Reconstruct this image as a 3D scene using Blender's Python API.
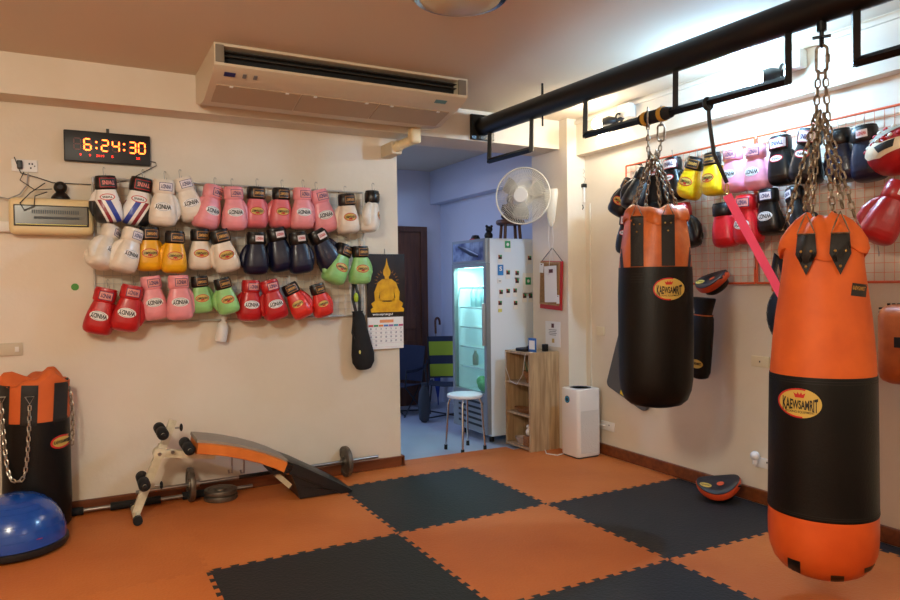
import bpy, bmesh, math, random
import numpy as np
from mathutils import Vector, Matrix, Euler
from mathutils.bvhtree import BVHTree
random.seed(7)
S = bpy.context.scene
for o in list(bpy.data.objects): bpy.data.objects.remove(o)
C = S.collection
PI = math.pi
def rad(a): return math.radians(a)

# ------------------------------------------------------------------ camera
FPX, YAW, PITCH, ROLL = 691.98, 0.49279, -0.02166, -0.01239
CAM = Vector((-1.520, -3.458, 1.3567))
cf = Vector((math.sin(YAW)*math.cos(PITCH), math.cos(YAW)*math.cos(PITCH), math.sin(PITCH)))
r0 = cf.cross(Vector((0, 0, 1))).normalized(); u0 = r0.cross(cf)
cr = math.cos(ROLL)*r0 + math.sin(ROLL)*u0
cu = -math.sin(ROLL)*r0 + math.cos(ROLL)*u0
cam = bpy.data.cameras.new('camera'); cam.sensor_width = 36; cam.lens = FPX/900*36
cam.clip_start = 0.05
co = bpy.data.objects.new('camera', cam); C.objects.link(co)
M = Matrix((cr, cu, -cf)).transposed().to_4x4(); M.translation = CAM
co.matrix_world = M
S.camera = co
# ------------------------------------------------------------------ world, light, exposure
W = bpy.data.worlds.new('world'); S.world = W; W.use_nodes = True
W.node_tree.nodes['Background'].inputs[0].default_value = (1.0, 0.85, 0.68, 1)
W.node_tree.nodes['Background'].inputs[1].default_value = 0.05
S.view_settings.view_transform = 'Standard'; S.view_settings.look = 'None'
S.view_settings.gamma = 1; S.view_settings.exposure = 0.28
def light(name, kind, loc, power, color, size=0.1, target=None, sizey=None, spot=None):
    l = bpy.data.lights.new(name, kind); l.energy = power; l.color = color
    if kind == 'AREA':
        l.size = size
        if sizey: l.shape = 'RECTANGLE'; l.size_y = sizey
    else: l.shadow_soft_size = size
    if spot: l.spot_size = spot; l.spot_blend = 0.6
    o = bpy.data.objects.new(name, l); C.objects.link(o); o.location = loc
    if target: o.rotation_euler = (Vector(target)-Vector(loc)).to_track_quat('-Z', 'Y').to_euler()
    return o
# warm room lamps in the part of the gym behind the camera
light('ceiling_lamp_light', 'POINT', (-2.3, -2.7, 2.45), 142, (1.0, 0.93, 0.77), 0.16)
light('rear_lamp_light', 'POINT', (0.9, -4.3, 2.4), 22, (1.0, 0.90, 0.76), 0.18)
# cool daylight-white lamp in the back room
light('back_room_light', 'AREA', (0.6, 2.9, 2.5), 18, (0.40, 0.55, 1.0), 0.7, target=(0.9, 2.6, 0))

# ------------------------------------------------------------------ placing helpers (points on real planes)
def ray(px, py): return cf + (px-450)/FPX*cr - (py-300)/FPX*cu
def aY(px, py, Y): d = ray(px, py); return CAM + d*((Y-CAM.y)/d.y)
def aX(px, py, X): d = ray(px, py); return CAM + d*((X-CAM.x)/d.x)
def aZ(px, py, Z=0.0): d = ray(px, py); return CAM + d*((Z-CAM.z)/d.z)
def ppm(P): return FPX/((Vector(P)-CAM).dot(cf))

# ------------------------------------------------------------------ materials
MATS = {}
def srgb(c):
    return tuple(((v/255)/12.92 if v/255 <= 0.04045 else ((v/255+0.055)/1.055)**2.4) for v in c)+(1,)
def mat(name, c=(200, 200, 200), rough=0.6, metal=0.0, var=0.0, vscale=8.0, bump=0.0, bscale=60.0, emit=None, estr=0, alpha=None, trans=0.0, coat=0.0, c2=None):
    if name in MATS: return MATS[name]
    m = bpy.data.materials.new(name); m.use_nodes = True
    nt = m.node_tree; b = nt.nodes['Principled BSDF']
    col = srgb(c)
    b.inputs['Base Color'].default_value = col
    b.inputs['Roughness'].default_value = rough; b.inputs['Metallic'].default_value = metal
    if coat: b.inputs['Coat Weight'].default_value = coat; b.inputs['Coat Roughness'].default_value = 0.15
    if trans: b.inputs['Transmission Weight'].default_value = trans
    if alpha is not None: b.inputs['Alpha'].default_value = alpha
    if emit: b.inputs['Emission Color'].default_value = srgb(emit); b.inputs['Emission Strength'].default_value = estr
    tc = nt.nodes.new('ShaderNodeTexCoord')
    if var or c2:
        n = nt.nodes.new('ShaderNodeTexNoise'); n.inputs['Scale'].default_value = vscale; n.inputs['Detail'].default_value = 5
        nt.links.new(tc.outputs['Object'], n.inputs['Vector'])
        mx = nt.nodes.new('ShaderNodeMix'); mx.data_type = 'RGBA'
        mx.inputs[6].default_value = col
        d = srgb(c2) if c2 else tuple(v*(1-var) for v in col[:3])+(1,)
        mx.inputs[7].default_value = d
        rp = nt.nodes.new('ShaderNodeValToRGB'); rp.color_ramp.elements[0].position = 0.38; rp.color_ramp.elements[1].position = 0.66
        nt.links.new(n.outputs['Fac'], rp.inputs[0]); nt.links.new(rp.outputs[0], mx.inputs[0])
        nt.links.new(mx.outputs[2], b.inputs['Base Color'])
    if bump:
        n = nt.nodes.new('ShaderNodeTexNoise'); n.inputs['Scale'].default_value = bscale; n.inputs['Detail'].default_value = 4
        nt.links.new(tc.outputs['Object'], n.inputs['Vector'])
        bp = nt.nodes.new('ShaderNodeBump'); bp.inputs['Strength'].default_value = bump; bp.inputs['Distance'].default_value = 0.01
        nt.links.new(n.outputs['Fac'], bp.inputs['Height']); nt.links.new(bp.outputs[0], b.inputs['Normal'])
    MATS[name] = m; return m
def wood(name, c1, c2, scale=6, axis=2, rough=0.5):
    if name in MATS: return MATS[name]
    m = mat(name, c1, rough); nt = m.node_tree; b = nt.nodes['Principled BSDF']
    tc = nt.nodes.new('ShaderNodeTexCoord'); mp = nt.nodes.new('ShaderNodeMapping')
    sc = [scale*3]*3; sc[axis] = scale*0.25; mp.inputs['Scale'].default_value = sc
    n = nt.nodes.new('ShaderNodeTexNoise'); n.inputs['Detail'].default_value = 6; n.inputs['Scale'].default_value = 1.6; n.inputs['Distortion'].default_value = 0.6
    r = nt.nodes.new('ShaderNodeValToRGB'); r.color_ramp.elements[0].color = srgb(c1); r.color_ramp.elements[1].color = srgb(c2)
    r.color_ramp.elements[0].position = 0.35; r.color_ramp.elements[1].position = 0.65
    nt.links.new(tc.outputs['Object'], mp.inputs[0]); nt.links.new(mp.outputs[0], n.inputs['Vector'])
    nt.links.new(n.outputs['Fac'], r.inputs[0]); nt.links.new(r.outputs[0], b.inputs['Base Color'])
    return m

# ------------------------------------------------------------------ mesh builder
class MB:
    def __init__(s): s.v = []; s.f = []; s.m = []; s.mi = 0
    def add(s, v, f):
        k = len(s.v); s.v += [tuple(p) for p in v]; s.f += [tuple(i+k for i in q) for q in f]; s.m += [s.mi]*len(f); return s
    def box(s, x0, x1, y0, y1, z0, z1, bev=0.0, M=None):
        if bev <= 0:
            v = [(x0,y0,z0),(x1,y0,z0),(x1,y1,z0),(x0,y1,z0),(x0,y0,z1),(x1,y0,z1),(x1,y1,z1),(x0,y1,z1)]
            f = [(0,3,2,1),(4,5,6,7),(0,1,5,4),(1,2,6,5),(2,3,7,6),(3,0,4,7)]
        else:
            bm = bmesh.new(); bmesh.ops.create_cube(bm, size=1)
            for q in bm.verts:
                q.co = Vector(((x0+x1)/2+q.co.x*(x1-x0), (y0+y1)/2+q.co.y*(y1-y0), (z0+z1)/2+q.co.z*(z1-z0)))
            bmesh.ops.bevel(bm, geom=list(bm.edges), offset=min(bev, .45*min(x1-x0, y1-y0, z1-z0)), segments=3, affect='EDGES', profile=0.5)
            bm.verts.index_update(); v = [q.co.copy() for q in bm.verts]; f = [tuple(q.index for q in t.verts) for t in bm.faces]; bm.free()
        if M is not None: v = [M @ Vector(p) for p in v]
        return s.add(v, f)
    def rings(s, R, cap=True, closed=False):
        n = len(R[0]); v = [p for r in R for p in r]; f = []
        L = len(R)
        for i in range(L if closed else L-1):
            j = (i+1) % L
            for k in range(n):
                k2 = (k+1) % n
                f.append((i*n+k, i*n+k2, j*n+k2, j*n+k))
        if cap and not closed:
            f.append(tuple(range(n-1, -1, -1))); f.append(tuple((L-1)*n+k for k in range(n)))
        return s.add(v, f)
    def tube(s, pts, r, n=8, closed=False, cap=True, flat=None):
        pts = [Vector(p) for p in pts]; L = len(pts); R = []
        up = None
        for i in range(L):
            if closed: t = pts[(i+1) % L]-pts[i-1]
            else: t = pts[min(i+1, L-1)]-pts[max(i-1, 0)]
            t.normalize()
            if up is None:
                up = Vector((0, 0, 1)) if abs(t.z) < 0.9 else Vector((1, 0, 0))
            a = (up - t*up.dot(t)); a.normalize(); b = t.cross(a); up = a
            rr = r[i] if isinstance(r, (list, tuple)) else r
            fl = flat or 1
            R.append([pts[i] + a*rr*math.cos(2*PI*k/n) + b*rr*fl*math.sin(2*PI*k/n) for k in range(n)])
        return s.rings(R, cap, closed)
    def cyl(s, p, q, r, n=16, r2=None): return s.tube([p, q], [r, r if r2 is None else r2], n)
    def lathe(s, prof, n=32, M=None, cap=True):
        R = [[(r*math.cos(2*PI*k/n), r*math.sin(2*PI*k/n), z) for k in range(n)] for r, z in prof]
        if M is not None: R = [[M @ Vector(p) for p in r] for r in R]
        return s.rings(R, cap)
    def ball(s, c, rx, ry=None, rz=None, n=20, m=12, M=None):
        ry = ry or rx; rz = rz or rx; R = []
        for i in range(m+1):
            a = -PI/2+PI*(i+0.02 if i == 0 else (i-0.02 if i == m else i))/m
            R.append([Vector((c[0]+rx*math.cos(a)*math.cos(2*PI*k/n), c[1]+ry*math.cos(a)*math.sin(2*PI*k/n), c[2]+rz*math.sin(a))) for k in range(n)])
        if M is not None: R = [[M @ p for p in r] for r in R]
        return s.rings(R)
    def prism(s, poly, y0, y1, M=None, axis='y'):
        n = len(poly)
        if axis == 'y': A = [(a, y0, b) for a, b in poly]; B = [(a, y1, b) for a, b in poly]
        elif axis == 'x': A = [(y0, a, b) for a, b in poly]; B = [(y1, a, b) for a, b in poly]
        else: A = [(a, b, y0) for a, b in poly]; B = [(a, b, y1) for a, b in poly]
        v = A+B
        if M is not None: v = [M @ Vector(p) for p in v]
        f = [tuple(range(n)), tuple(range(2*n-1, n-1, -1))]+[(i, n+i, n+(i+1) % n, (i+1) % n) for i in range(n)]
        return s.add(v, f)
    def mesh(s, name, mats, smooth=True, angle=40):
        me = bpy.data.meshes.new(name); me.from_pydata(s.v, [], s.f)
        for m in (mats if isinstance(mats, (list, tuple)) else [mats]): me.materials.append(m)
        me.polygons.foreach_set('material_index', s.m)
        bm = bmesh.new(); bm.from_mesh(me); bmesh.ops.recalc_face_normals(bm, faces=bm.faces); bm.to_mesh(me); bm.free()
        if smooth:
            me.polygons.foreach_set('use_smooth', [True]*len(me.polygons)); me.set_sharp_from_angle(angle=rad(angle))
        me.update(); return me
    def obj(s, name, mats, parent=None, smooth=True, angle=40, loc=(0, 0, 0)):
        o = bpy.data.objects.new(name, s.mesh(name, mats, smooth, angle)); C.objects.link(o); o.location = loc
        if parent: o.parent = parent
        return o
def empty(name, loc=(0, 0, 0), rot=(0, 0, 0), sc=1):
    o = bpy.data.objects.new(name, None); C.objects.link(o); o.location = loc; o.rotation_euler = rot; o.scale = (sc,)*3
    o.empty_display_size = 0.05; return o
def tag(o, label, cat, group=None):
    o['label'] = label; o['category'] = cat
    if group: o['group'] = group
    return o
def struct(o): o['kind'] = 'structure'; return o
def sell(cx, cy, z, rx, ry, n=2.5, N=28):
    P = []
    for k in range(N):
        a = 2*PI*k/N; c, s_ = math.cos(a), math.sin(a)
        P.append(Vector((cx+rx*math.copysign(abs(c)**(2/n), c), cy+ry*math.copysign(abs(s_)**(2/n), s_), z)))
    return P
def rrect(w, h, r, n=5, cx=0, cz=0):
    P = []
    for (sx, sz, a0) in ((1, 1, 0), (-1, 1, 90), (-1, -1, 180), (1, -1, 270)):
        for i in range(n+1):
            a = rad(a0+90*i/n); P.append((cx+sx*(w/2-r)+r*math.cos(a), cz+sz*(h/2-r)+r*math.sin(a)))
    return P
# text as flat triangles in XZ plane (x right, z up), centred, width w
TXT = {}
def text2d(t, w, h=None, bold=0.03):
    if t not in TXT:
        cu_ = bpy.data.curves.new('t', 'FONT'); cu_.body = t; cu_.align_x = 'CENTER'; cu_.align_y = 'CENTER'; cu_.offset = bold
        cu_.resolution_u = 3
        o = bpy.data.objects.new('t', cu_); C.objects.link(o)
        dg = bpy.context.evaluated_depsgraph_get(); me = bpy.data.meshes.new_from_object(o.evaluated_get(dg))
        bm = bmesh.new(); bm.from_mesh(me); bmesh.ops.triangulate(bm, faces=bm.faces)
        bm.verts.index_update()
        v = [(q.co.x, q.co.y) for q in bm.verts]; f = [tuple(q.index for q in x.verts) for x in bm.faces]
        bm.free(); bpy.data.meshes.remove(me); bpy.data.objects.remove(o)
        xs = [p[0] for p in v]; ys = [p[1] for p in v]
        cx, cy = (min(xs)+max(xs))/2, (min(ys)+max(ys))/2; W_ = max(xs)-min(xs); H_ = max(ys)-min(ys)
        TXT[t] = ([((x-cx)/W_, (y-cy)/H_) for x, y in v], f, H_/W_)
    v, f, asp = TXT[t]
    h = h or w*asp
    return [(x*w, y*h) for x, y in v], f
def ell2d(w, h, rings=4, n=28):
    v = [(0, 0)]; f = []
    for i in range(1, rings+1):
        for k in range(n):
            a = 2*PI*k/n; v.append((w/2*i/rings*math.cos(a), h/2*i/rings*math.sin(a)))
    for k in range(n): f.append((0, 1+k, 1+(k+1) % n))
    for i in range(rings-1):
        for k in range(n):
            a = 1+i*n+k; b = 1+i*n+(k+1) % n; f.append((a, a+n, b+n, b))
    return v, f
def ring2d(w, h, t, n=32):
    v = []; f = []
    for i in (0, 1):
        for k in range(n):
            a = 2*PI*k/n; v.append(((w/2-t*i)*math.cos(a), (h/2-t*i)*math.sin(a)))
    for k in range(n): f.append((k, (k+1) % n, n+(k+1) % n, n+k))
    return v, f
def rect2d(w, h, nx=8, nz=5):
    v = [(-w/2+w*i/nx, -h/2+h*j/nz) for j in range(nz+1) for i in range(nx+1)]
    f = [(j*(nx+1)+i, j*(nx+1)+i+1, (j+1)*(nx+1)+i+1, (j+1)*(nx+1)+i) for j in range(nz) for i in range(nx)]
    return v, f
def decal(mb, shape, bvh, cx=0, cz=0, rot=0, off=0.001, y0=-1.0, d=(0, 1, 0)):
    """lay a flat 2d shape onto a surface seen along +Y"""
    v, f = shape; c, s_ = math.cos(rot), math.sin(rot); out = []; ok = []
    for x, z in v:
        X = cx+x*c-z*s_; Z = cz+x*s_+z*c
        h = bvh.ray_cast(Vector((X, y0, Z)), Vector(d))
        if h[0] is None: out.append((X, 0, Z)); ok.append(False)
        else: out.append(tuple(Vector(h[0])+Vector((0, -off, 0)))); ok.append(True)
    f = [q for q in f if all(ok[i] for i in q)]
    return mb.add(out, f)
def flat(mb, shape, cx, y, cz, rot=0):
    v, f = shape; c, s_ = math.cos(rot), math.sin(rot)
    return mb.add([(cx+x*c-z*s_, y, cz+x*s_+z*c) for x, z in v], f)
def bvh_of(me): return BVHTree.FromPolygons([v.co for v in me.vertices], [tuple(p.vertices) for p in me.polygons])
FW = lambda p, ang: (Matrix.Rotation(ang, 4, 'Z'))
RW = -PI/2   # rotation of things that face -X on the right wall

# common materials
wallm = mat('cream_wall_paint', (223, 213, 197), 0.75, c2=(215, 203, 182), vscale=1.3, bump=0.15, bscale=25)
ceilm = mat('ceiling_paint', (212, 198, 176), 0.85)
backm = mat('back_room_paint', (205, 208, 220), 0.8)
blackm = mat('black_metal', (6, 6, 7), 0.35, 0.2)
steel = mat('steel', (150, 148, 145), 0.32, 1.0)
chrome = mat('chrome', (200, 200, 200), 0.15, 1.0)
chainm = mat('weathered_chain', (158, 148, 130), 0.38, 0.9, c2=(112, 94, 72), vscale=40)
whitep = mat('white_plastic', (225, 223, 218), 0.4)
creamp = mat('cream_plastic', (222, 210, 180), 0.45)
blackp = mat('black_plastic', (9, 9, 10), 0.45)
bvin = mat('black_vinyl', (5, 5, 5), 0.45, bump=0.12, bscale=120)
orange_l = mat('orange_leather', (204, 104, 40), 0.45, c2=(176, 84, 30), vscale=9, bump=0.2, bscale=30)
orange_c = mat('orange_canvas', (222, 100, 26), 0.62, c2=(202, 86, 22), vscale=5, bump=0.2, bscale=14)
strapm = mat('charcoal_strap', (24, 22, 20), 0.6, bump=0.2, bscale=150)
brass = mat('brass', (190, 150, 80), 0.3, 1.0)
bvin.node_tree.nodes['Principled BSDF'].inputs['Specular IOR Level'].default_value = 0.3
rubber = mat('black_rubber', (16, 16, 16), 0.8)
paper = mat('paper_white', (232, 232, 230), 0.7)
redm = mat('red_print', (196, 30, 30), 0.5)
goldm = mat('gold_print', (208, 176, 84), 0.45)
inkm = mat('black_ink', (15, 14, 14), 0.5)
navyink = mat('navy_ink', (28, 34, 92), 0.5)
trimw = wood('brown_trim_wood', (126, 66, 30), (98, 48, 22), 5, 0, 0.4)

# ================================================================== STRUCTURE
LY, RX, CZ = 1.305, 2.136, 2.68
def sbox(name, m, *b, bev=0): return struct(MB().box(*b, bev=bev).obj(name, m, smooth=False))
sbox('floor', mat('grey_floor_tile', (176, 184, 196), 0.28, c2=(166, 174, 188), vscale=2), -4.2, 2.45, -5.4, 4.0, -0.12, -0.02)
sbox('ceiling', ceilm, -4.2, 2.45, -5.4, 4.0, CZ, CZ+0.12)
sbox('wall_front', wallm, -4.2, 0.60, LY, LY+0.14, -0.02, CZ)
sbox('trim_1', wallm, -4.2, 1.955, 1.10, LY, 2.45, CZ)           # beam over the left wall
sbox('trim_2', wallm, 0.60, 1.955, LY, LY+0.14, 2.45, CZ)         # lintel part over the opening
sbox('wall_right', wallm, RX, RX+0.14, -5.2, 1.0, -0.02, CZ)
sbox('trim_3', wallm, 2.05, RX, -5.2, 1.0, 2.39, CZ)              # beam over the right wall
sbox('wall_pillar', wallm, 1.955, RX+0.2, 1.0, 1.49, -0.02, CZ)
sbox('wall_back_room_right', backm, 2.25, 2.39, 1.49, 3.9, -0.02, CZ)
sbox('trim_4', backm, 2.12, 2.25, 1.49, 3.78, 2.30, CZ)
sbox('wall_back_room_far', backm, -0.6, 2.39, 3.78, 3.92, -0.02, CZ)
sbox('wall_back_room_left', backm, -0.7, -0.6, LY+0.14, 3.92, -0.02, CZ)
sbox('wall_left', wallm, -4.2, -4.06, -5.3, LY, -0.02, CZ)
sbox('wall_rear', wallm, -4.2, RX+0.14, -5.34, -5.2, -0.02, CZ)
sbox('baseboard_front', trimw, -4.06, 0.615, LY-0.022, LY, 0.0, 0.075, bev=0.004)
sbox('baseboard_opening', trimw, 0.60, 0.622, LY-0.022, LY+0.14, 0.0, 0.075)
sbox('baseboard_right', trimw, RX-0.024, RX, -5.2, 1.0, 0.0, 0.085, bev=0.004)
sbox('trim_5', mat('pvc_trunking', (214, 206, 190), 0.5), 2.03, 2.05, -5.1, 1.0, 2.635, 2.66)
sbox('trim_6', mat('pvc_trunking'), RX-0.012, RX, 0.93, 0.945, 0.09, 2.0)

# mats with interlocking teeth
def mat_floor(name, c, c2):
    m = mat(name, c, 0.62, c2=c2, vscale=1.7); nt = m.node_tree; b = nt.nodes['Principled BSDF']
    tc = nt.nodes.new('ShaderNodeTexCoord'); w = nt.nodes.new('ShaderNodeTexVoronoi'); w.inputs['Scale'].default_value = 70
    nt.links.new(tc.outputs['Object'], w.inputs['Vector'])
    bp = nt.nodes.new('ShaderNodeBump'); bp.inputs['Strength'].default_value = 0.35; bp.inputs['Distance'].default_value = 0.004
    nt.links.new(w.outputs['Distance'], bp.inputs['Height']); nt.links.new(bp.outputs[0], b.inputs['Normal']); return m
omat = mat_floor('orange_foam', (194, 108, 46), (182, 96, 38)); bmat_ = mat_floor('black_foam', (17, 20, 25), (21, 23, 28))
def edge_curve(a, b, teeth):
    """points from a to b (exclusive of b), teeth offset to the left of travel in +perp direction; same geometry for both tiles"""
    out = []; d = (b[0]-a[0], b[1]-a[1]); L = math.hypot(*d); d = (d[0]/L, d[1]/L); p = (-d[1], d[0])
    h = 0.011; n = max(1, round(L*12)); T = L/n
    out.append(a)
    if not teeth: return out
    for k in range(n):
        for t, s_ in ((0.30, -h), (0.20, h), (0.80, h), (0.70, -h)):
            q = (k+t)*T; out.append((a[0]+d[0]*q+p[0]*s_, a[1]+d[1]*q+p[1]*s_))
    return out
X0, X1 = -4.0, RX-0.026
def yend(i): return 1.283 if i < 0 else 1.42
n_orange = n_black = 0
for i in range(-4, 3):
    for j in range(-5, 2):
        x0, x1 = i, min(i+1, X1); y0, y1 = j, j+1
        if j == 1:
            y1 = yend(i) if i < 0 else 1.283
        blk = (i+j) % 2 == 0 and -1 <= i <= 1 and j <= 0
        if i == 2 and j < 0: blk = True
        P = []
        # bottom edge (left->right), right (bottom->top), top (right->left: reverse of left->right), left
        P += edge_curve((x0, y0), (x1, y0), j > -5)
        P += edge_curve((x1, y0), (x1, y1), x1 < X1)
        tp = edge_curve((x0, y1), (x1, y1), y1 == j+1 and j < 1); tp = tp[1:][::-1] if len(tp) > 1 else []
        if i == 0 and j == 1: P += [(1.0, 1.283), (0.62, 1.283)]       # cut around the wall end
        if i >= 1 and j == 1: P += [(x1, y1)]
        P += [(x1, y1)] if P[-1] != (x1, y1) else []
        P += tp
        lf = edge_curve((x0, y0), (x0, y1), i > -4); P += [(x0, y1)] + (lf[1:][::-1] if len(lf) > 1 else [])
        Q = []
        for q in P:
            if not Q or (abs(q[0]-Q[-1][0])+abs(q[1]-Q[-1][1])) > 1e-6: Q.append(q)
        if i == 2 and j == 1: continue
        o = MB().prism([(a-x0, b-y0) for a, b in Q], -0.02, 0.0, axis='z').obj('floor_mat', bmat_ if blk else omat, smooth=False, loc=(x0, y0, 0))
        col = 'black' if blk else 'orange'
        tag(o, f'{col} interlocking foam floor mat', 'floor mat', f'{col} foam mats covering the gym floor')
        MATL = o; o['ij'] = (i, j)
names = {(0, 0): 'black foam floor mat just in front of the doorway opening', (-1, -1): 'black foam floor mat at the bottom left of the floor',
         (1, -1): 'black foam floor mat carrying the focus mitt by the right baseboard', (0, -2): 'black foam floor mat at the bottom edge left of the large hanging bag',
         (0, -1): 'orange foam floor mat in the middle between four black mats', (1, -2): 'orange foam floor mat directly under the large hanging bag',
         (1, 0): 'orange foam floor mat in front of the white air purifier', (-1, 0): 'orange foam floor mat under the exercise bench',
         (-2, 0): 'orange foam floor mat under the blue balance dome', (2, -2): 'narrow black mat strip at the right baseboard behind the large bag', (2, -1): 'narrow black mat strip along the right baseboard near the focus mitt'}
for o in C.objects:
    if 'ij' in o:
        k = tuple(o['ij'])
        if k in names: o['label'] = names[k]; del o['group']
        del o['ij']
# threshold mat pieces reaching into the opening
tag(MB().prism([(0.64, 1.285), (1.60, 1.285), (1.60, 1.40), (0.64, 1.43)], -0.02, 0.0, axis='z').obj('floor_mat', omat, smooth=False),
    'narrow orange foam strip reaching into the doorway opening by the stool', 'floor mat')

# ================================================================== GLOVES
def remesh(mb, vox, smooth=4, fac=0.6):
    me = mb.mesh('tmp', []); o = bpy.data.objects.new('tmp', me); C.objects.link(o)
    m = o.modifiers.new('r', 'REMESH'); m.mode = 'VOXEL'; m.voxel_size = vox
    s_ = o.modifiers.new('s', 'SMOOTH'); s_.factor = fac; s_.iterations = smooth
    dg = bpy.context.evaluated_depsgraph_get(); out = bpy.data.meshes.new_from_object(o.evaluated_get(dg))
    bpy.data.objects.remove(o); bpy.data.meshes.remove(me)
    out.polygons.foreach_set('use_smooth', [True]*len(out.polygons)); return out
def glove_mesh(side):
    mb = MB()
    secs = [(-0.070, .050, .038, 0), (-0.085, .054, .040, 0), (-0.12, .063, .044, 0), (-0.16, .073, .052, .004), (-0.20, .080, .064, .014),
            (-0.235, .083, .073, .024), (-0.258, .082, .071, .029), (-0.274, .076, .061, .031), (-0.284, .062, .045, .032), (-0.289, .040, .028, .032)]
    mb.rings([sell(0, cy, z, rx, ry, 2.8) for z, rx, ry, cy in secs])
    # curled finger tips on the palm side
    mb.ball((0, 0.092, -0.212), 0.068, 0.034, 0.052)
    # thumb: up the side of the palm, tip resting against the fist
    mb.tube([(side*.044, .010, -.095), (side*.064, .028, -.125), (side*.078, .036, -.160), (side*.080, .036, -.195), (side*.070, .030, -.232), (side*.058, .026, -.248)],
            [.022, .027, .029, .029, .025, .014], 14)
    return remesh(mb, 0.0042, 3, 0.5)
GM = {s_: glove_mesh(s_) for s_ in (1, -1)}
GB = {s_: bvh_of(GM[s_]) for s_ in GM}
def cuff_mb():
    mb = MB()
    o_ = [(-0.088, .055, .043), (-0.080, .060, .048), (-0.045, .061, .049), (-0.010, .060, .048), (-0.002, .058, .046)]
    i_ = [(-0.002, .050, .038), (-0.015, .047, .035), (-0.060, .044, .033)]
    mb.rings([sell(0, 0, z, a, b, 2.4) for z, a, b in o_+i_])
    return mb
CUFF = cuff_mb().mesh('cuff', []); CB = bvh_of(CUFF)
def strap_mesh():
    mb = MB(); R = []
    for z, e in ((-0.082, 0), (-0.078, .003), (-0.018, .003), (-0.014, 0)):
        R.append(sell(0, 0, z, .0605+e, .0485+e, 2.4))
    mb.rings(R, cap=False); return mb
leather = {}
def lea(name, c): return mat(name, c, 0.38, c2=tuple(int(v*0.93) for v in c), vscale=14, bump=0.10, bscale=70, coat=0.15)
COL = dict(red=(188, 24, 30), pink=(236, 150, 158), rose=(222, 112, 118), white=(232, 222, 206), yellow=(238, 174, 20), green=(146, 204, 124), navy=(10, 16, 48),
           black=(9, 9, 10), brightyellow=(244, 208, 24), palepink=(240, 160, 186), crimson=(170, 24, 30), brightred=(206, 24, 34), smallred=(216, 44, 34))
def striped_leather():
    if 'striped' in MATS: return MATS['striped']
    m = mat('striped', (236, 232, 226), 0.4, coat=0.15); nt = m.node_tree; b = nt.nodes['Principled BSDF']
    tc = nt.nodes.new('ShaderNodeTexCoord'); sx = nt.nodes.new('ShaderNodeSeparateXYZ'); nt.links.new(tc.outputs['Object'], sx.inputs[0])
    # s = x*1 + z*0.45 : slanted bands
    a = nt.nodes.new('ShaderNodeMath'); a.operation = 'MULTIPLY_ADD'; a.inputs[1].default_value = 0.42
    nt.links.new(sx.outputs[2], a.inputs[0]); nt.links.new(sx.outputs[0], a.inputs[2])
    r = nt.nodes.new('ShaderNodeMapRange'); r.inputs[1].default_value = -0.18; r.inputs[2].default_value = 0.02
    nt.links.new(a.outputs[0], r.inputs[0])
    cr_ = nt.nodes.new('ShaderNodeValToRGB'); cr_.color_ramp.interpolation = 'CONSTANT'
    el = cr_.color_ramp.elements; W_ = (.82, .8, .76, 1); el[0].color = (.012, .012, .015, 1); el[1].position = .22; el[1].color = W_
    for p, c in ((.29, (.25, .01, .02, 1)), (.40, W_), (.50, (.02, .05, .35, 1)), (.66, W_), (.90, (.3, .012, .02, 1))):
        e = el.new(p); e.color = c
    nt.links.new(r.outputs[0], cr_.inputs[0])
    lt = nt.nodes.new('ShaderNodeMath'); lt.operation = 'LESS_THAN'; lt.inputs[1].default_value = -0.15
    nt.links.new(sx.outputs[2], lt.inputs[0])
    mx = nt.nodes.new('ShaderNodeMix'); mx.data_type = 'RGBA'; mx.inputs[6].default_value = W_
    nt.links.new(lt.outputs[0], mx.inputs[0]); nt.links.new(cr_.outputs[0], mx.inputs[7]); nt.links.new(mx.outputs[2], b.inputs['Base Color'])
    return m
def striped_mirror():
    m = striped_leather().copy(); m.name = 'striped_mirrored'
    for n in m.node_tree.nodes:
        if n.type == 'MATH' and n.operation == 'MULTIPLY_ADD':
            l = [k for k in m.node_tree.links if k.to_node == n and k.to_socket == n.inputs[2]][0]; src = l.from_socket; m.node_tree.links.remove(l)
            q = m.node_tree.nodes.new('ShaderNodeMath'); q.operation = 'MULTIPLY'; q.inputs[1].default_value = -1
            m.node_tree.links.new(src, q.inputs[0]); m.node_tree.links.new(q.outputs[0], n.inputs[2])
    return m
CACHE = {}
def cached(key, fn):
    if key not in CACHE: CACHE[key] = fn()
    return CACHE[key]
def add(name, me, parent):
    o = bpy.data.objects.new(name, me); C.objects.link(o); o.parent = parent; return o
def with_mat(me, m): q = me.copy(); q.materials.clear(); q.materials.append(m); return q
frame_dark = mat('badge_border', (60, 20, 20), 0.5); bronze = mat('bronze_print', (150, 100, 48), 0.4); lightpatch = mat('pale_badge', (226, 218, 222), 0.5)
pinkpatch = mat('pink_badge', (222, 150, 140), 0.5)
HOOKS = []
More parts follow.
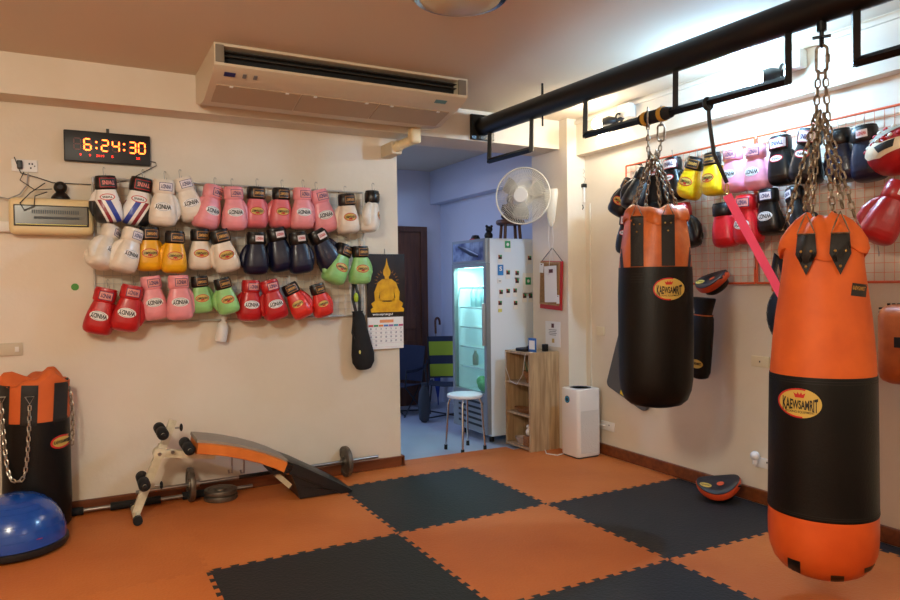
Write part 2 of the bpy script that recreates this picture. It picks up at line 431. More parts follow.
def glove(px, py, h, tilt, yaw, side, design, col, label, group, wall='L', dep=0.0, cuffcol=None, logo=True, lx=0.0):
    D = 0.122+dep
    if wall == 'L': P = aY(px, py, LY-D-0.02); base = 0
    else: P = aX(px, py, RX-D-0.035); base = RW
    sc = h/ppm(P)/0.287/ (math.cos(rad(tilt))*0.9+0.1)
    root = empty('boxing_glove', P, (0, -rad(tilt), base+rad(yaw)), sc); root['label'] = label; root['category'] = 'boxing glove'; root['group'] = group
    if design == 'stripe':
        bm_ = cached(('sm', side), lambda: striped_leather() if side < 0 else striped_mirror())
    else: bm_ = lea('leather_'+col, COL[col])
    add('mitt', cached(('body', side, bm_.name), lambda: with_mat(GM[side], bm_)), root)
    cc = cuffcol or (col if design == 'oval' else 'black')
    add('cuff', cached(('cuff', cc), lambda: with_mat(CUFF, lea('leather_'+cc, COL[cc]))), root)
    cm = cached(('strap', cc), lambda: strap_mesh().mesh('wrist_strap', lea('leather_'+cc, COL[cc])))
    add('wrist_strap', cm, root)
    if not logo: return root
    sb = cached('strapbvh', lambda: bvh_of(strap_mesh().mesh('x', [])))
    cx, cz = 0.012, -0.047
    def lab(base_m, w, hh, off): return lambda: decal(MB(), rect2d(w*1.15, hh*1.1), sb, cx, cz, 0, off).mesh('cuff_label', base_m)
    def txt(shape, bv, x, z, m, off, rot=PI): return lambda: decal(MB(), shape, bv, x, z, rot, off).mesh('lettering', m)
    gb = GB[side]; gz = -0.172
    if design == 'oval':
        c1 = add('cuff_label', cached('cl_oval_d', lab(navyink, .066, .046, .0012)), root)
        add('badge_field', cached('cl_oval_l'+('p' if 'pink' in col or 'red' in col else ''), lab(pinkpatch if 'pink' in col or 'red' in col else lightpatch, .060, .040, .0018)), c1)
        add('lettering', cached('cl_oval_t', txt(text2d('WINDY', .060, .026), sb, cx, cz, navyink, .0024)), c1)
        if design == 'oval':
            o = add('logo_patch', cached(('op', side), lambda: decal(MB(), ell2d(.104, .058), gb, lx, gz, 0, .001).mesh('logo_patch', paper)), root)
            add('lettering', cached(('ot', side), txt(text2d('WINDY', .094, .028), gb, lx, gz, inkm, .0022)), o)
            add('lettering', cached(('ot2', side), lambda: decal(MB(), ring2d(.078, .052, .002), gb, lx, gz, 0, .0016).mesh('lettering', mat('grey_ink', (120, 120, 120), .5))), o)
    elif design == 'gold':
        c1 = add('cuff_label', cached('cl_gold_d', lab(bronze, .070, .050, .0012)), root)
        add('badge_field', cached('cl_gold_l', lab(mat('dark_badge', (30, 22, 18), .5), .062, .042, .0018)), c1)
        add('lettering', cached('cl_gold_t', txt(text2d('KAEWSAMRIT', .062, .020), sb, cx, cz, mat('bright_gold', (206, 150, 70), .4), .0024)), c1)
        o = add('logo_patch', cached(('gp', side), lambda: decal(MB(), ell2d(.098, .058), gb, lx, gz, 0, .001).mesh('logo_patch', goldm)), root)
        add('patch_rim', cached(('gr', side), lambda: decal(MB(), ring2d(.100, .060, .005), gb, lx, gz, 0, .0015).mesh('patch_rim', redm)), o)
        add('lettering', cached(('gt', side), txt(text2d('KAEWSAMRIT', .080, .018), gb, lx, gz, inkm, .0022)), o)
        add('crown_mark', cached(('gc', side), lambda: crown(MB(), gb, lx, gz-0.014).mesh('crown_mark', redm)), o)
    elif design in ('stripe', 'bars'):
        c1 = add('cuff_label', cached('cl_tw_d', lab(redm if design == 'stripe' else navyink, .084, .052, .0012)), root)
        add('badge_field', cached('cl_tw_l'+design, lab(inkm if design == 'stripe' else lightpatch, .078, .046, .0018)), c1)
        add('lettering', cached('cl_tw_t'+design, txt(text2d('TWINS', .068, .026), sb, cx, cz, mat('red_white_ink', (226, 130, 120), .5) if design == 'stripe' else navyink, .0024)), c1)
        o = add('logo_patch', cached(('tp', side), lambda: decal(MB(), ell2d(.086, .042), gb, lx, -.135, 0, .001).mesh('logo_patch', redm)), root)
        add('badge_field', cached(('tr', side), lambda: decal(MB(), ell2d(.076, .032), gb, lx, -.135, 0, .0016).mesh('badge_field', paper)), o)
        add('lettering', cached(('tt', side), txt(text2d('TWINS', .056, .014), gb, lx, -.135, inkm, .0024)), o)
    elif design == 'plain':
        c1 = add('cuff_label', cached('cl_pl', lambda: decal(MB(), rect2d(.056, .04), sb, cx, cz, 0, .0012).mesh('cuff_label', lightpatch)), root)
        add('lettering', cached('cl_plt', txt(text2d('WINDY', .048, .018), sb, cx, cz, redm, .0022)), c1)
    return root
def crown(mb, bv, cx, cz, s_=1.0):
    pts = [(-.012, -.006), (.012, -.006), (.015, .007), (.007, .001), (0, .009), (-.007, .001), (-.015, .007)]
    v = [(-x*s_, -z*s_) for x, z in pts]; v.append((0, 0)); n = 7
    return decal(mb, (v, [(i, (i+1) % n, n) for i in range(n)]), bv, cx, cz, 0, .0022)
def hook(px, py, label, group, wall='L', s_=1.0):
    """small S hook of wire hung over the rack"""
    P = aY(px, py, LY-0.055) if wall == 'L' else aX(px, py, RX-0.07)
    mb = MB(); pts = []
    for a in range(0, 200, 20): pts.append((0, .012*math.cos(rad(a)), .016+.012*math.sin(rad(a))))
    pts = pts[::-1]
    for a in range(180, 400, 20): pts.append((0.004, .012*math.cos(rad(180-a)) , -.016+.012*math.sin(rad(a))))
    mb.tube([(x, y*s_*0.8, z*s_) for x, y, z in pts], .0016, 6)
    o = mb.obj('wire_hook', steel); o.location = P; o.rotation_euler = (0, 0, (0.6 if wall == 'L' else RW+0.6)); tag(o, label, 'hook', group)
    return o
GL = 'boxing gloves hanging on the white wire rack'; GR = 'boxing gloves hanging on the orange wire rack'
LG = [
 (105,176,46,4,0,-1,'stripe','white','striped white, red and blue boxing glove with black cuff, first in the top row',1),
 (142,178,47,-9,0,1,'stripe','white','striped white, red and blue boxing glove, second in the top row beside its twin',0),
 (164,180,46,-3,-5,1,'oval','white','cream boxing glove with black and white oval, right of the two striped gloves',1),
 (181,178,42,18,0,-1,'oval','white','cream boxing glove tilted to the right, last before the pink gloves of the top row',0),
 (214,186,43,-12,22,-1,'oval','pink','pink boxing glove turned to show its thumb, first pink one in the top row',0),
 (233,187,43,2,0,1,'oval','pink','pink boxing glove with white oval, left of the rose gloves with black cuffs',1),
 (256,187,41,-1,0,1,'gold','rose','rose boxing glove with black cuff, left one of the two in the top row',0),
 (281,188,40,0,0,-1,'gold','rose','rose boxing glove with black cuff, right one of the two in the top row',0),
 (302,188,41,0,0,1,'oval','pink','upright pink boxing glove just right of the rose black-cuffed gloves',1),
 (317,190,42,15,0,-1,'oval','pink','pink boxing glove tilted right, last pink one in the top row',0),
 (346,194,39,5,0,-1,'gold','white','white boxing glove with black cuff and gold oval, second to last in the top row',1),
 (372,191,41,0,62,-1,'gold','white','white boxing glove with black cuff seen side-on, last in the top row',0),
 (112,227,41,-22,52,-1,'oval','white','white boxing glove seen side-on, first in the middle row below the striped gloves',0),
 (134,229,43,-16,28,-1,'oval','white','white boxing glove with folded thumb, left of the yellow gloves in the middle row',1),
 (149,227,44,0,0,1,'gold','yellow','yellow boxing glove with black cuff, left one of the yellow pair in the middle row',0),
 (175,231,42,-2,0,-1,'gold','yellow','yellow boxing glove with black cuff, right one of the yellow pair in the middle row',1),
 (200,229,41,0,0,1,'gold','white','white boxing glove with black cuff hanging upright right of the yellow pair',0),
 (218,230,42,15,0,-1,'gold','white','white boxing glove with black cuff tilted right, left of the navy gloves',1),
 (256,232,42,0,0,-1,'plain','navy','navy boxing glove hanging upright, first of the four navy ones',1),
 (275,228,43,12,0,-1,'plain','navy','navy boxing glove tilted slightly, second of the four navy ones',0),
 (297,232,41,8,0,1,'plain','navy','navy boxing glove, third of the four navy ones',1),
 (315,230,40,28,0,1,'plain','navy','navy boxing glove strongly tilted right, last of the four navy ones',0),
 (345,245,38,-20,15,-1,'gold','green','light green boxing glove tilted left below the white black-cuffed glove',0),
 (360,246,38,1,0,1,'gold','green','light green boxing glove hanging upright above the black pouch by the calendar',1),
 (107,288,46,-14,-10,1,'oval','red','red boxing glove with open cuff, first in the bottom row',0),
 (133,285,46,-12,-5,1,'oval','red','red boxing glove with white oval, second in the bottom row left of the pink pair',1),
 (150,276,44,7,0,-1,'oval','pink','pink boxing glove in the bottom row, left one of the pink pair',0),
 (178,275,45,2,0,1,'oval','pink','pink boxing glove in the bottom row, right one of the pink pair',1),
 (199,276,37,5,0,1,'gold','green','small light green boxing glove in the bottom row beside the pink pair',0),
 (221,278,36,14,0,-1,'gold','green','small light green boxing glove in the bottom row above the white spray bottle',1),
 (251,280,41,-2,0,-1,'oval','red','red boxing glove with white oval, upright right of the small green pair',0),
 (268,280,40,14,0,-1,'oval','red','red boxing glove with white oval tilted right, left of the small black-cuffed reds',1),
 (288,284,34,26,-22,1,'gold','smallred','small red boxing glove with black cuff tilted strongly right in the bottom row',0),
 (316,284,33,16,0,1,'gold','smallred','small red boxing glove with black cuff, last in the bottom row',1),
]
ORD = 'first second third fourth fifth sixth seventh eighth ninth tenth eleventh twelfth'.split()
for i, (px, py, h, t, yw, sd, ds, cl, lb, dp) in enumerate(LG):
    glove(px, py, h, t, yw, sd, ds, cl, lb, GL, 'L', dep=0.010+0.040*dp)
    hook(px+(1 if t <= 0 else -1), py-4, f'small silver hook over the {ORD[i % 12]} glove of the {["top", "middle", "bottom"][i//12]} row, white rack', 'silver wire hooks on the white rack', 'L')
RG = [
 (633,180,34,-32,20,-1,'gold','black',None,'black boxing glove with gold oval, far left end of the orange rack',0,True),
 (647,169,40,-22,50,-1,'plain','black',None,'plain black boxing glove bent sideways at the far left of the orange rack',0.03,False),
 (657,166,42,0,0,1,'plain','black',None,'black boxing glove half hidden behind the chain of the shorter bag',0,True),
 (672,158,43,4,0,1,'bars','black',None,'black boxing glove with white cuff badge just left of the yellow pair',0.02,True),
 (697,157,40,-20,10,-1,'gold','brightyellow',None,'bright yellow boxing glove tilted left on the orange rack',0,True),
 (712,153,42,0,0,1,'gold','brightyellow',None,'bright yellow boxing glove hanging upright on the orange rack beside its pair',0.03,True),
 (733,148,44,0,0,1,'oval','palepink',None,'pale pink boxing glove, left one of the pair on the orange rack',0,True),
 (756,145,45,0,0,1,'oval','palepink',None,'pale pink boxing glove, right one of the pair on the orange rack',0.02,True),
 (780,136,49,2,0,1,'bars','black',None,'black boxing glove with white cuff badge and gold design, left of the long chain',0,True),
 (812,128,54,-12,0,-1,'bars','black',None,'black boxing glove with gold design tilted behind the long chain of the large bag',0.02,True),
 (838,130,52,6,10,-1,'plain','navy',None,'navy boxing glove just right of the long chain on the orange rack',0,False),
 (864,126,55,4,0,1,'plain','navy',None,'navy boxing glove with cuff badge beside the red and white headgear',0.02,True),
 (629,214,40,-6,20,1,'bars','black',None,'black boxing glove with white lettering left of the orange collar of the shorter bag',0,True),
 (681,204,44,8,0,1,'oval','black','red','black boxing glove with red cuff half hidden behind the shorter bag',0,True),
 (722,203,44,4,10,1,'plain','brightred','black','bright red boxing glove with black cuff left of the pink strap',0,False),
 (746,195,49,0,0,1,'oval','brightred',None,'bright red boxing glove partly behind the pink strap on the orange rack',0.02,True),
 (768,189,46,3,0,-1,'oval','black',None,'black boxing glove with white oval in the lower row of the orange rack',0,True),
 (794,188,45,12,-35,-1,'oval','black',None,'black boxing glove turned sideways just left of the large bag chains',0.02,True),
 (903,183,58,-24,48,-1,'plain','crimson','crimson','large dark red boxing glove below the headgear at the right frame edge',0.02,True),
]
for i, (px, py, h, t, yw, sd, ds, cl, cc, lb, dp, lg) in enumerate(RG):
    glove(px, py, h, t, yw, sd, ds, cl, lb, GR, 'R', dep=dp, cuffcol=cc, logo=lg)
    hook(px, py-4, f'small silver hook over the {ORD[i if i < 12 else i-12]} glove of the {"upper" if i < 12 else "lower"} row, orange rack', 'silver wire hooks on the orange rack', 'R')
for px, py, lb in ((700, 240, 'empty silver wire hook on the orange rack beside the shorter bag'), (754, 262, 'empty silver wire hook near the middle post of the orange rack'), (878, 248, 'empty silver wire hook right of the large bag on the orange rack')):
    hook(px, py, lb, 'empty wire hooks', 'R', 1.5)

# wire racks
def wires(mb, a0, a1, z0, z1, step, r, plane, pos):
    def P(a, z): return (a, pos, z) if plane == 'y' else (pos, a, z)
    n = round((a1-a0)/step)
    for i in range(1, n): mb.tube([P(a0+(a1-a0)*i/n, z0), P(a0+(a1-a0)*i/n, z1)], r, 5)
    n = round((z1-z0)/step)
    for i in range(1, n): mb.tube([P(a0, z0+(z1-z0)*i/n), P(a1, z0+(z1-z0)*i/n)], r, 5)
def rack(name, label, plane, a0, a1, z0, z1, pos, fm, wm, fr=0.007):
    root = empty(name, (0, 0, 0)); tag(root, label, 'wire rack')
    mb = MB()
    def P(a, z): return (a, pos, z) if plane == 'y' else (pos, a, z)
    for p, q in (((a0, z0), (a1, z0)), ((a0, z1), (a1, z1)), ((a0, z0), (a0, z1)), ((a1, z0), (a1, z1))): mb.tube([P(*p), P(*q)], fr, 8)
    mb.obj('frame', fm, root)
    mb = MB(); wires(mb, a0, a1, z0, z1, 0.05, 0.0018, plane, pos); mb.obj('wire_mesh', wm, root)
    mb = MB()
    for a in (a0+.3*(a1-a0), a0+.9*(a1-a0)):
        for z in (z0, z1):
            W_ = LY if plane == 'y' else RX
            mb.tube([P(a, z), (a, W_, z) if plane == 'y' else (W_, a, z)], 0.008, 8)
    mb.obj('wall_bracket', blackp, root)
    return root
greyw = mat('grey_wire', (190, 186, 178), 0.4, 0.3); orangew = mat('orange_frame_paint', (214, 92, 50), 0.5); pinkw = mat('faded_orange_wire', (214, 140, 110), 0.5)
rack('wire_rack', 'white wire grid rack on the left wall holding rows of gloves', 'y', -1.43, 0.315, 1.145, 2.035, LY-0.03, greyw, greyw)
rack('wire_rack', 'orange framed wire grid rack behind the shorter punching bag', 'x', -0.64, 0.47, 1.345, 2.225, RX-0.045, orangew, pinkw)
rack('wire_rack', 'orange framed wire grid rack behind the large punching bag', 'x', -2.3, -0.655, 1.345, 2.225, RX-0.045, orangew, pinkw)
# ================================================================== CHAINS
def chain(mb, p, q, link=0.042, r=0.0042, sag=0.0, w=0.62, start=0):
    p, q = Vector(p), Vector(q); L = (q-p).length*(1+sag*1.2); step = link*0.72; n = max(2, round(L/step))
    pts = [p.lerp(q, i/n)+Vector((0, 0, -sag*L*4*(i/n)*(1-i/n))) for i in range(n+1)]
    return chain_path(mb, pts, link, r, w)
def chain_path(mb, pts, link=0.042, r=0.0042, w=0.62):
    for i in range(len(pts)-1):
        a, b = pts[i], pts[i+1]; t = (b-a).normalized(); c = (a+b)/2
        up = Vector((0.3, 1, 0.05)).normalized(); x = t.cross(up).normalized(); y = t.cross(x)
        side = x if i % 2 else y
        loop(mb, c, t, side, link, link*w, r)
    return mb
def loop(mb, c, t, side, L, W, r, n=12, m=5):
    R = W/2-r; h = L/2-W/2; P = []
    for k in range(n):
        a = 2*PI*k/n; P.append(Vector(c)+t*(math.cos(a)*R+math.copysign(h, math.cos(a)))+side*math.sin(a)*R)
    mb.tube(P, r, m, closed=True)
def resample(pts, step):
    pts = [Vector(p) for p in pts]; out = [pts[0]]; d = 0
    for a, b in zip(pts, pts[1:]):
        L = (b-a).length; t = step-d
        while t <= L: out.append(a.lerp(b, t/L)); t += step
        d = (d+L) % step if L > 0 else d
        d = L-(t-step)
    return out

# ================================================================== STEEL BEAM with frames
pipe0, pipe1 = Vector((1.215, 1.10, 2.555)), Vector((1.20, -1.80, 2.480))
def pz(Y): return pipe0.lerp(pipe1, (1.10-Y)/2.90)
bd = tag(empty('ceiling_beam', pipe0), 'long black steel pipe with hanging bars running below the ceiling', 'steel beam')
def lc(v): return Vector(v)-pipe0
MB().tube([lc(pz(1.09)), lc(pz(-3.2))], 0.068, 28).obj('pipe', blackm, bd)
MB().box(-.10, .10, -.03, 0, -.10, .09, bev=.004).obj('mounting_plate', blackm, bd)
def frame(y0, y1, zb0, zb1, mids=()):
    mb = MB()
    def bar(p, q, s_=0.015):
        p, q = Vector(p), Vector(q); mb.tube([lc(p), lc(q)], s_*1.3, 4)
    for y, z in ((y0, zb0), (y1, zb1)):
        bar((1.2, y, z-.015), (pz(y).x, y, pz(y).z))
    for y in mids:
        z = zb0+(zb1-zb0)*(y-y0)/(y1-y0); bar((1.2, y, z), (pz(y).x, y, pz(y).z))
    bar((1.2, y0, zb0), (1.2, y1, zb1), 0.016)
    return mb
frame(0.965, 0.42, 2.278, 2.268).obj('hanging_frame', blackm, bd, angle=30)
frame(-0.145, -1.503, 2.252, 2.224, (-0.863,)).obj('hanging_frame', blackm, bd, angle=30)
frame(-1.80, -3.0, 2.215, 2.20).obj('hanging_frame', blackm, bd, angle=30)
MB().cyl(lc((1.21, .30, 2.58)), lc((1.21, .30, 2.68)), .008, 8).cyl(lc((1.21, .30, 2.40)), lc((1.21, .30, 2.52)), .006, 8).obj('threaded_rod', blackm, bd)
# tape and padding on the bar where the shorter bag hangs
o = tag(empty('bar_wrap', (1.2, -.72, 2.24)), 'black rubber sleeve with yellow tape on the bar above the shorter bag', 'bar wrap')
MB().tube([(0, .10, .0), (0, .03, .0), (0, -.08, -.002), (0, -.12, -.004)], [.030, .036, .034, .026], 14).obj('rubber_sleeve', rubber, o)
yt = mat('yellow_tape', (190, 140, 40), .5)
for y in (.062, -.055): MB().cyl((0, y+.012, 0), (0, y-.014, 0), .039, 16).obj('tape_band', yt, o)

# ================================================================== HANGING BAGS
def pleat_rings(spec, N=72, ph=0.0):
    """spec: (z, r, amp, lobes, zamp)"""
    R = []
    for z, r, amp, k, za in spec:
        ring = []
        for i in range(N):
            a = 2*PI*i/N
            f = math.cos(k*a+ph)*.6+math.cos((k*2-1)*a+1.3)*.4
            ring.append(Vector((r*(1+amp*f)*math.cos(a), r*(1+amp*f)*math.sin(a), z+za*math.cos(3*a+ph*2+.8)+za*.5*math.cos(7*a))))
        R.append(ring)
    return R
def interp(prof, n):
    out = []
    for (z0, r0_), (z1, r1_) in zip(prof, prof[1:]):
        for i in range(n): out.append((z0+(z1-z0)*i/n, r0_+(r1_-r0_)*i/n))
    return out+[prof[-1]]
def logo(parent, bv, cx, cz, w, h, off=.004):
    p = decal(MB(), ell2d(w, h, 6, 36), bv, cx, cz, 0, off).obj('logo_patch', goldm, parent)
    mb = MB(); v, f = ring2d(w, h, .0065, 44)
    f = f[9:34]
    decal(mb, (v, f), bv, cx, cz, 0, off+.001).obj('patch_rim', redm, p)
    v, f = text2d('KAEWSAMRIT', w*.80, h*.30, .02)
    v = [(x, y*(1+1.1*(x/(w/2))**2)) for x, y in v]
    decal(MB(), (v, f), bv, cx+w*.015, cz-h*.05, 0, off+.0015).obj('lettering', inkm, p)
    decal(MB(), text2d('BOXING EQUIPMENT', w*.66, h*.09, .01), bv, cx+w*.01, cz-h*.30, 0, off+.0015).obj('small_lettering', inkm, p)
    pts = [(-.014, -.008), (.014, -.008), (.020, .008), (.010, .001), (.006, .010), (0, .002), (-.006, .010), (-.010, .001), (-.020, .008)]
    k = w/.16*1.1; n = len(pts)
    v = [(x*k, z*k) for x, z in pts]+[(0, -.003*k)]
    decal(MB(), (v, [(i, (i+1) % n, n) for i in range(n)]), bv, cx, cz+h*.27, 0, off+.0015).obj('crown_mark', redm, p)
def solid_decal(poly, bv, off, sub=3):
    """polygon patch fan, subdivided, laid on a surface"""
    bm = bmesh.new(); vs = [bm.verts.new((x, 0, z)) for x, z in poly]; bm.faces.new(vs)
    bmesh.ops.triangulate(bm, faces=bm.faces); bmesh.ops.subdivide_edges(bm, edges=bm.edges, cuts=sub, use_grid_fill=True)
    bmesh.ops.triangulate(bm, faces=bm.faces)
    bm.verts.index_update(); v = [(q.co.x, q.co.z) for q in bm.verts]; f = [tuple(q.index for q in x.verts) for x in bm.faces]; bm.free()
    return decal(MB(), (v, f), bv, 0, 0, 0, off)
# --- large bag
b2 = empty('punching_bag', (1.196, -1.660, 0.112), (0, 0, rad(-56.6)))
tag(b2, 'long orange and black punching bag hanging on chains, almost touching the floor', 'punching bag')
mb = MB(); prof = [(.022, .03), (.026, .09), (.036, .135), (.057, .175), (.092, .207), (.137, .224), (.18, .230), (.24, .231), (.305, .229)]
R = []
for z, r in prof:
    R.append([Vector(((r+.0022*math.sin(26*a*2*PI/96)*max(0, 1-abs(z-.07)/.05))*math.cos(2*PI*a/96), (r+.0022*math.sin(26*a*2*PI/96)*max(0, 1-abs(z-.07)/.05))*math.sin(2*PI*a/96), z)) for a in range(96)])
bot = mb.rings(R).obj('bottom_section', mat('orange_vinyl', (226, 92, 30), .42, c2=(212, 80, 24), vscale=5, coat=.1), b2)
bb = bvh_of(bot.data)
for x, z0, z1 in ((-.112, .055, .12), (.060, .030, .085), (.19, .09, .115)):
    decal(MB(), rect2d(.052, z1-z0, 6, 6), bb, x, (z0+z1)/2, 0, .003).obj('bottom_strap', blackp, b2)
mid = MB().rings([sell(0, 0, z, r, r, 2, 64) for z, r in ((.296, .2305), (.304, .2325), (.32, .231), (.40, .230), (.60, .228), (.80, .225), (.845, .224), (.862, .223))]).obj('black_section', bvin, b2)
mbv = bvh_of(mid.data)
for z in (.308, .316, .838, .848): MB().rings([sell(0, 0, z-.0012, .2325-(z > .5)*.008, .2325-(z > .5)*.008, 2, 64), sell(0, 0, z+.0012, .2325-(z > .5)*.008, .2325-(z > .5)*.008, 2, 64)], cap=False).obj('stitching', mat('black_thread', (36, 36, 34), .8), b2)
top = MB().rings(pleat_rings([(.855, .221, .0, 3, 0), (.90, .218, .004, 3, 0), (1.00, .210, .010, 3, 0), (1.10, .198, .018, 3, 0), (1.20, .182, .03, 3, 0), (1.28, .170, .035, 3, 0),
      (1.36, .160, .04, 3, 0), (1.40, .157, .05, 4, .004)], 96, .6)).obj('canvas_body', orange_c, b2)
fold = MB().rings(pleat_rings([(1.355, .160, .05, 4, .012), (1.345, .172, .07, 4, .024), (1.365, .177, .09, 4, .026), (1.405, .165, .12, 4, .022), (1.445, .138, .16, 4, .018), (1.485, .104, .20, 4, .014), (1.51, .070, .22, 4, .012),
      (1.50, .050, .18, 4, .006), (1.46, .040, .1, 4, 0)], 96, .6)).obj('folded_collar', orange_c, b2)
fb = bvh_of(fold.data); tb = bvh_of(top.data)
allv = MB(); 
for ob in (top, fold):
    allv.add([v.co for v in ob.data.vertices], [tuple(p.vertices) for p in ob.data.polygons])
ab = BVHTree.FromPolygons([Vector(v) for v in allv.v], allv.f)
tops = []
for x in (-.062, .072):
    t = solid_decal([(x-.036, 1.43), (x+.036, 1.43), (x+.036, 1.385), (x+.043, 1.35), (x, 1.265), (x-.043, 1.35), (x-.036, 1.385)], ab, .014, 6).obj('strap_tab', strapm, b2)
    for dx, z in ((-.020, 1.36), (.020, 1.36), (0, 1.30)):
        h = ab.ray_cast(Vector((x+dx, -1, z)), Vector((0, 1, 0)))[0]
        MB().ball((x+dx, h.y-.017, z), .006, .004, .006, 10, 6).obj('rivet', brass, t)
    yy = ab.ray_cast(Vector((x, -1, 1.42)), Vector((0, 1, 0)))[0].y-.012
    MB().tube([(x-.036, yy, 1.43), (x+.036, yy, 1.43), (x+.018, yy*.95, 1.475), (x, yy*.9, 1.515), (x-.018, yy*.95, 1.475)], .0042, 6, closed=True).obj('triangle_ring', chainm, b2)
    tops.append(Vector((x, yy*.9, 1.515)))
bk = decal(MB(), rect2d(.06, .05), tb, .145, 1.205, rad(-8), .002).obj('side_label', inkm, b2)
decal(MB(), text2d('KAEWSAMRIT', .05, .016), tb, .145, 1.212, rad(-8), .0035).obj('lettering', brass, bk)
logo(b2, mbv, -.088, .758, .178, .118)
for ch_ in b2.children: ch_.scale = (.895, .895, 1)
H = 2.41-.115; bp = Vector((0, 0, 1.93)); 
ends = tops+[Vector((-.13, .02, 1.49)), Vector((.12, .04, 1.49)), Vector((.045, .10, 1.49)), Vector((-.04, .11, 1.49))]
for i, e in enumerate(ends):
    ang = math.atan2(e.y, e.x); tp = bp+Vector((.016*math.cos(ang), .016*math.sin(ang), (i % 3)*.02-.02))
    chain(MB(), tp, e+Vector((0, 0, .012)), .044, .0042).obj('chain', chainm, b2)
    if i > 1: MB().tube([e+Vector((.02, 0, -.03)), e+Vector((-.02, 0, -.03)), e+Vector((0, 0, .015))], .004, 6, closed=True).obj('triangle_ring', chainm, b2)
for sx in (-1, 1): chain(MB(), (sx*.012, 0, 2.11), (sx*.022, 0, 1.90), .046, .0046).obj('chain', chainm, b2)
mb = MB(); loop(mb, Vector((0, 0, 2.155)), Vector((0, 0, 1)), Vector((1, 0, 0)), .125, .052, .006, 20, 8); mb.cyl((.021, 0, 2.14), (.021, 0, 2.17), .009, 8); mb.obj('carabiner', chainm, b2)
mb = MB(); loop(mb, Vector((0, 0, 2.225)), Vector((0, 0, 1)), Vector((.3, 1, 0)).normalized(), .05, .036, .006); mb.cyl((0, 0, 2.235), (0, 0, 2.32), .009, 10); mb.cyl((0, 0, 2.27), (0, 0, 2.33), .019, 14)
mb.box(-.034, .034, -.012, .012, 2.243, 2.249); mb.obj('swivel', blackm, b2)
# --- shorter bag
b1 = empty('punching_bag', (1.2, -.714, .695), (0, 0, rad(-44.7)))
tag(b1, 'shorter black punching bag with orange top hanging from the bar in front of the rack', 'punching bag')
body = MB().rings(pleat_rings([(0, .03, 0, 3, 0), (.004, .10, 0, 3, 0), (.015, .14, 0, 3, 0), (.04, .170, 0, 3, 0), (.09, .190, .0, 3, 0), (.15, .1985, .004, 3, 0), (.30, .2015, .006, 3, 0), (.45, .201, .006, 5, 0), (.60, .200, .005, 4, 0), (.70, .198, .003, 3, 0), (.742, .197, 0, 3, 0)], 72)).obj('black_section', bvin, b1)
b1v = bvh_of(body.data)
top1 = MB().rings(pleat_rings([(.735, .1955, 0, 5, 0), (.80, .190, .008, 5, 0), (.88, .180, .02, 5, 0), (.95, .168, .035, 5, 0), (1.0, .158, .05, 5, .003)], 96, .3)).obj('leather_top', orange_l, b1)
col1 = MB().rings(pleat_rings([(.985, .156, .05, 5, .010), (.975, .168, .08, 5, .016), (.99, .172, .09, 5, .016), (1.03, .158, .12, 5, .016), (1.055, .130, .15, 5, .014), (1.06, .10, .16, 5, .01), (1.045, .07, .16, 5, .006), (1.01, .05, .1, 5, 0)], 96, .3)).obj('folded_collar', orange_l, b1)
allv = MB()
for ob in (top1, col1, body): allv.add([v.co for v in ob.data.vertices], [tuple(p.vertices) for p in ob.data.polygons])
ab1 = BVHTree.FromPolygons([Vector(v) for v in allv.v], allv.f)
ends = []
for x in (-.092, .068):
    t = decal(MB(), rect2d(.068, .262, 6, 20), ab1, x, .876, 0, .005).obj('strap', strapm, b1)
    for dx, z in ((-.015, .965), (.015, .965), (0, .925)):
        h = ab1.ray_cast(Vector((x+dx, -1, z)), Vector((0, 1, 0)))[0]; MB().ball((x+dx, h.y-.007, z), .005, .004, .005, 10, 6).obj('rivet', brass, t)
    yy = ab1.ray_cast(Vector((x, -1, 1.0)), Vector((0, 1, 0)))[0].y-.01
    MB().tube([(x-.028, yy, 1.005), (x+.028, yy, 1.005), (x, yy*.85, 1.075)], .004, 6, closed=True).obj('triangle_ring', chainm, b1); ends.append(Vector((x, yy*.85, 1.07)))
for x, w in ((-.186, .018), (.189, .014)):
    decal(MB(), rect2d(w, .26, 3, 20), ab1, x, .87, rad(-10 if x > 0 else 10)*.6, .004).obj('strap', strapm, b1)
for k in range(4): decal(MB(), rect2d(.066, .0025, 6, 1), b1v, -.092, .665+k*.014, 0, .002).obj('stitching', mat('black_thread'), b1)
MB().box(-.03, .03, 0, .001, 0, .001)
logo(b1, b1v, .070, .628, .160, .114)
for ch_ in b1.children: ch_.scale = (.965, .965, 1)
ends += [Vector((-.12, .05, 1.06)), Vector((.12, .06, 1.06)), Vector((.03, .12, 1.06)), Vector((-.05, .11, 1.06))]
bp = Vector((0, 0, 1.335))
for i, e in enumerate(ends):
    ang = math.atan2(e.y, e.x); tp = bp+Vector((.022*math.cos(ang), .022*math.sin(ang), (i % 3)*.015-.02))
    chain(MB(), tp, e+Vector((0, 0, .006)), .036, .004).obj('chain', chainm, b1)
    if i > 1: MB().tube([e+Vector((.02, 0, -.05)), e+Vector((-.02, 0, -.05)), e+Vector((0, 0, .01))], .004, 6, closed=True).obj('triangle_ring', chainm, b1)
for k in range(5):
    a = k*1.26; mb = MB()
    chain(mb, (.03*math.cos(a), .03*math.sin(a), 1.36), (.04*math.cos(a+2), .04*math.sin(a+2), 1.25), .036, .004); mb.obj('chain', chainm, b1)
chain(MB(), (-.032, 0, 1.535), (-.03, 0, 1.33), .038, .004).obj('chain', chainm, b1)
chain(MB(), (.035, 0, 1.42), (.025, 0, 1.33), .038, .004).obj('chain', chainm, b1)
mb = MB(); loop(mb, Vector((.035, 0, 1.455)), Vector((0, 0, 1)), Vector((1, 0, 0)), .10, .045, .005, 20, 8); mb.obj('carabiner', chainm, b1)
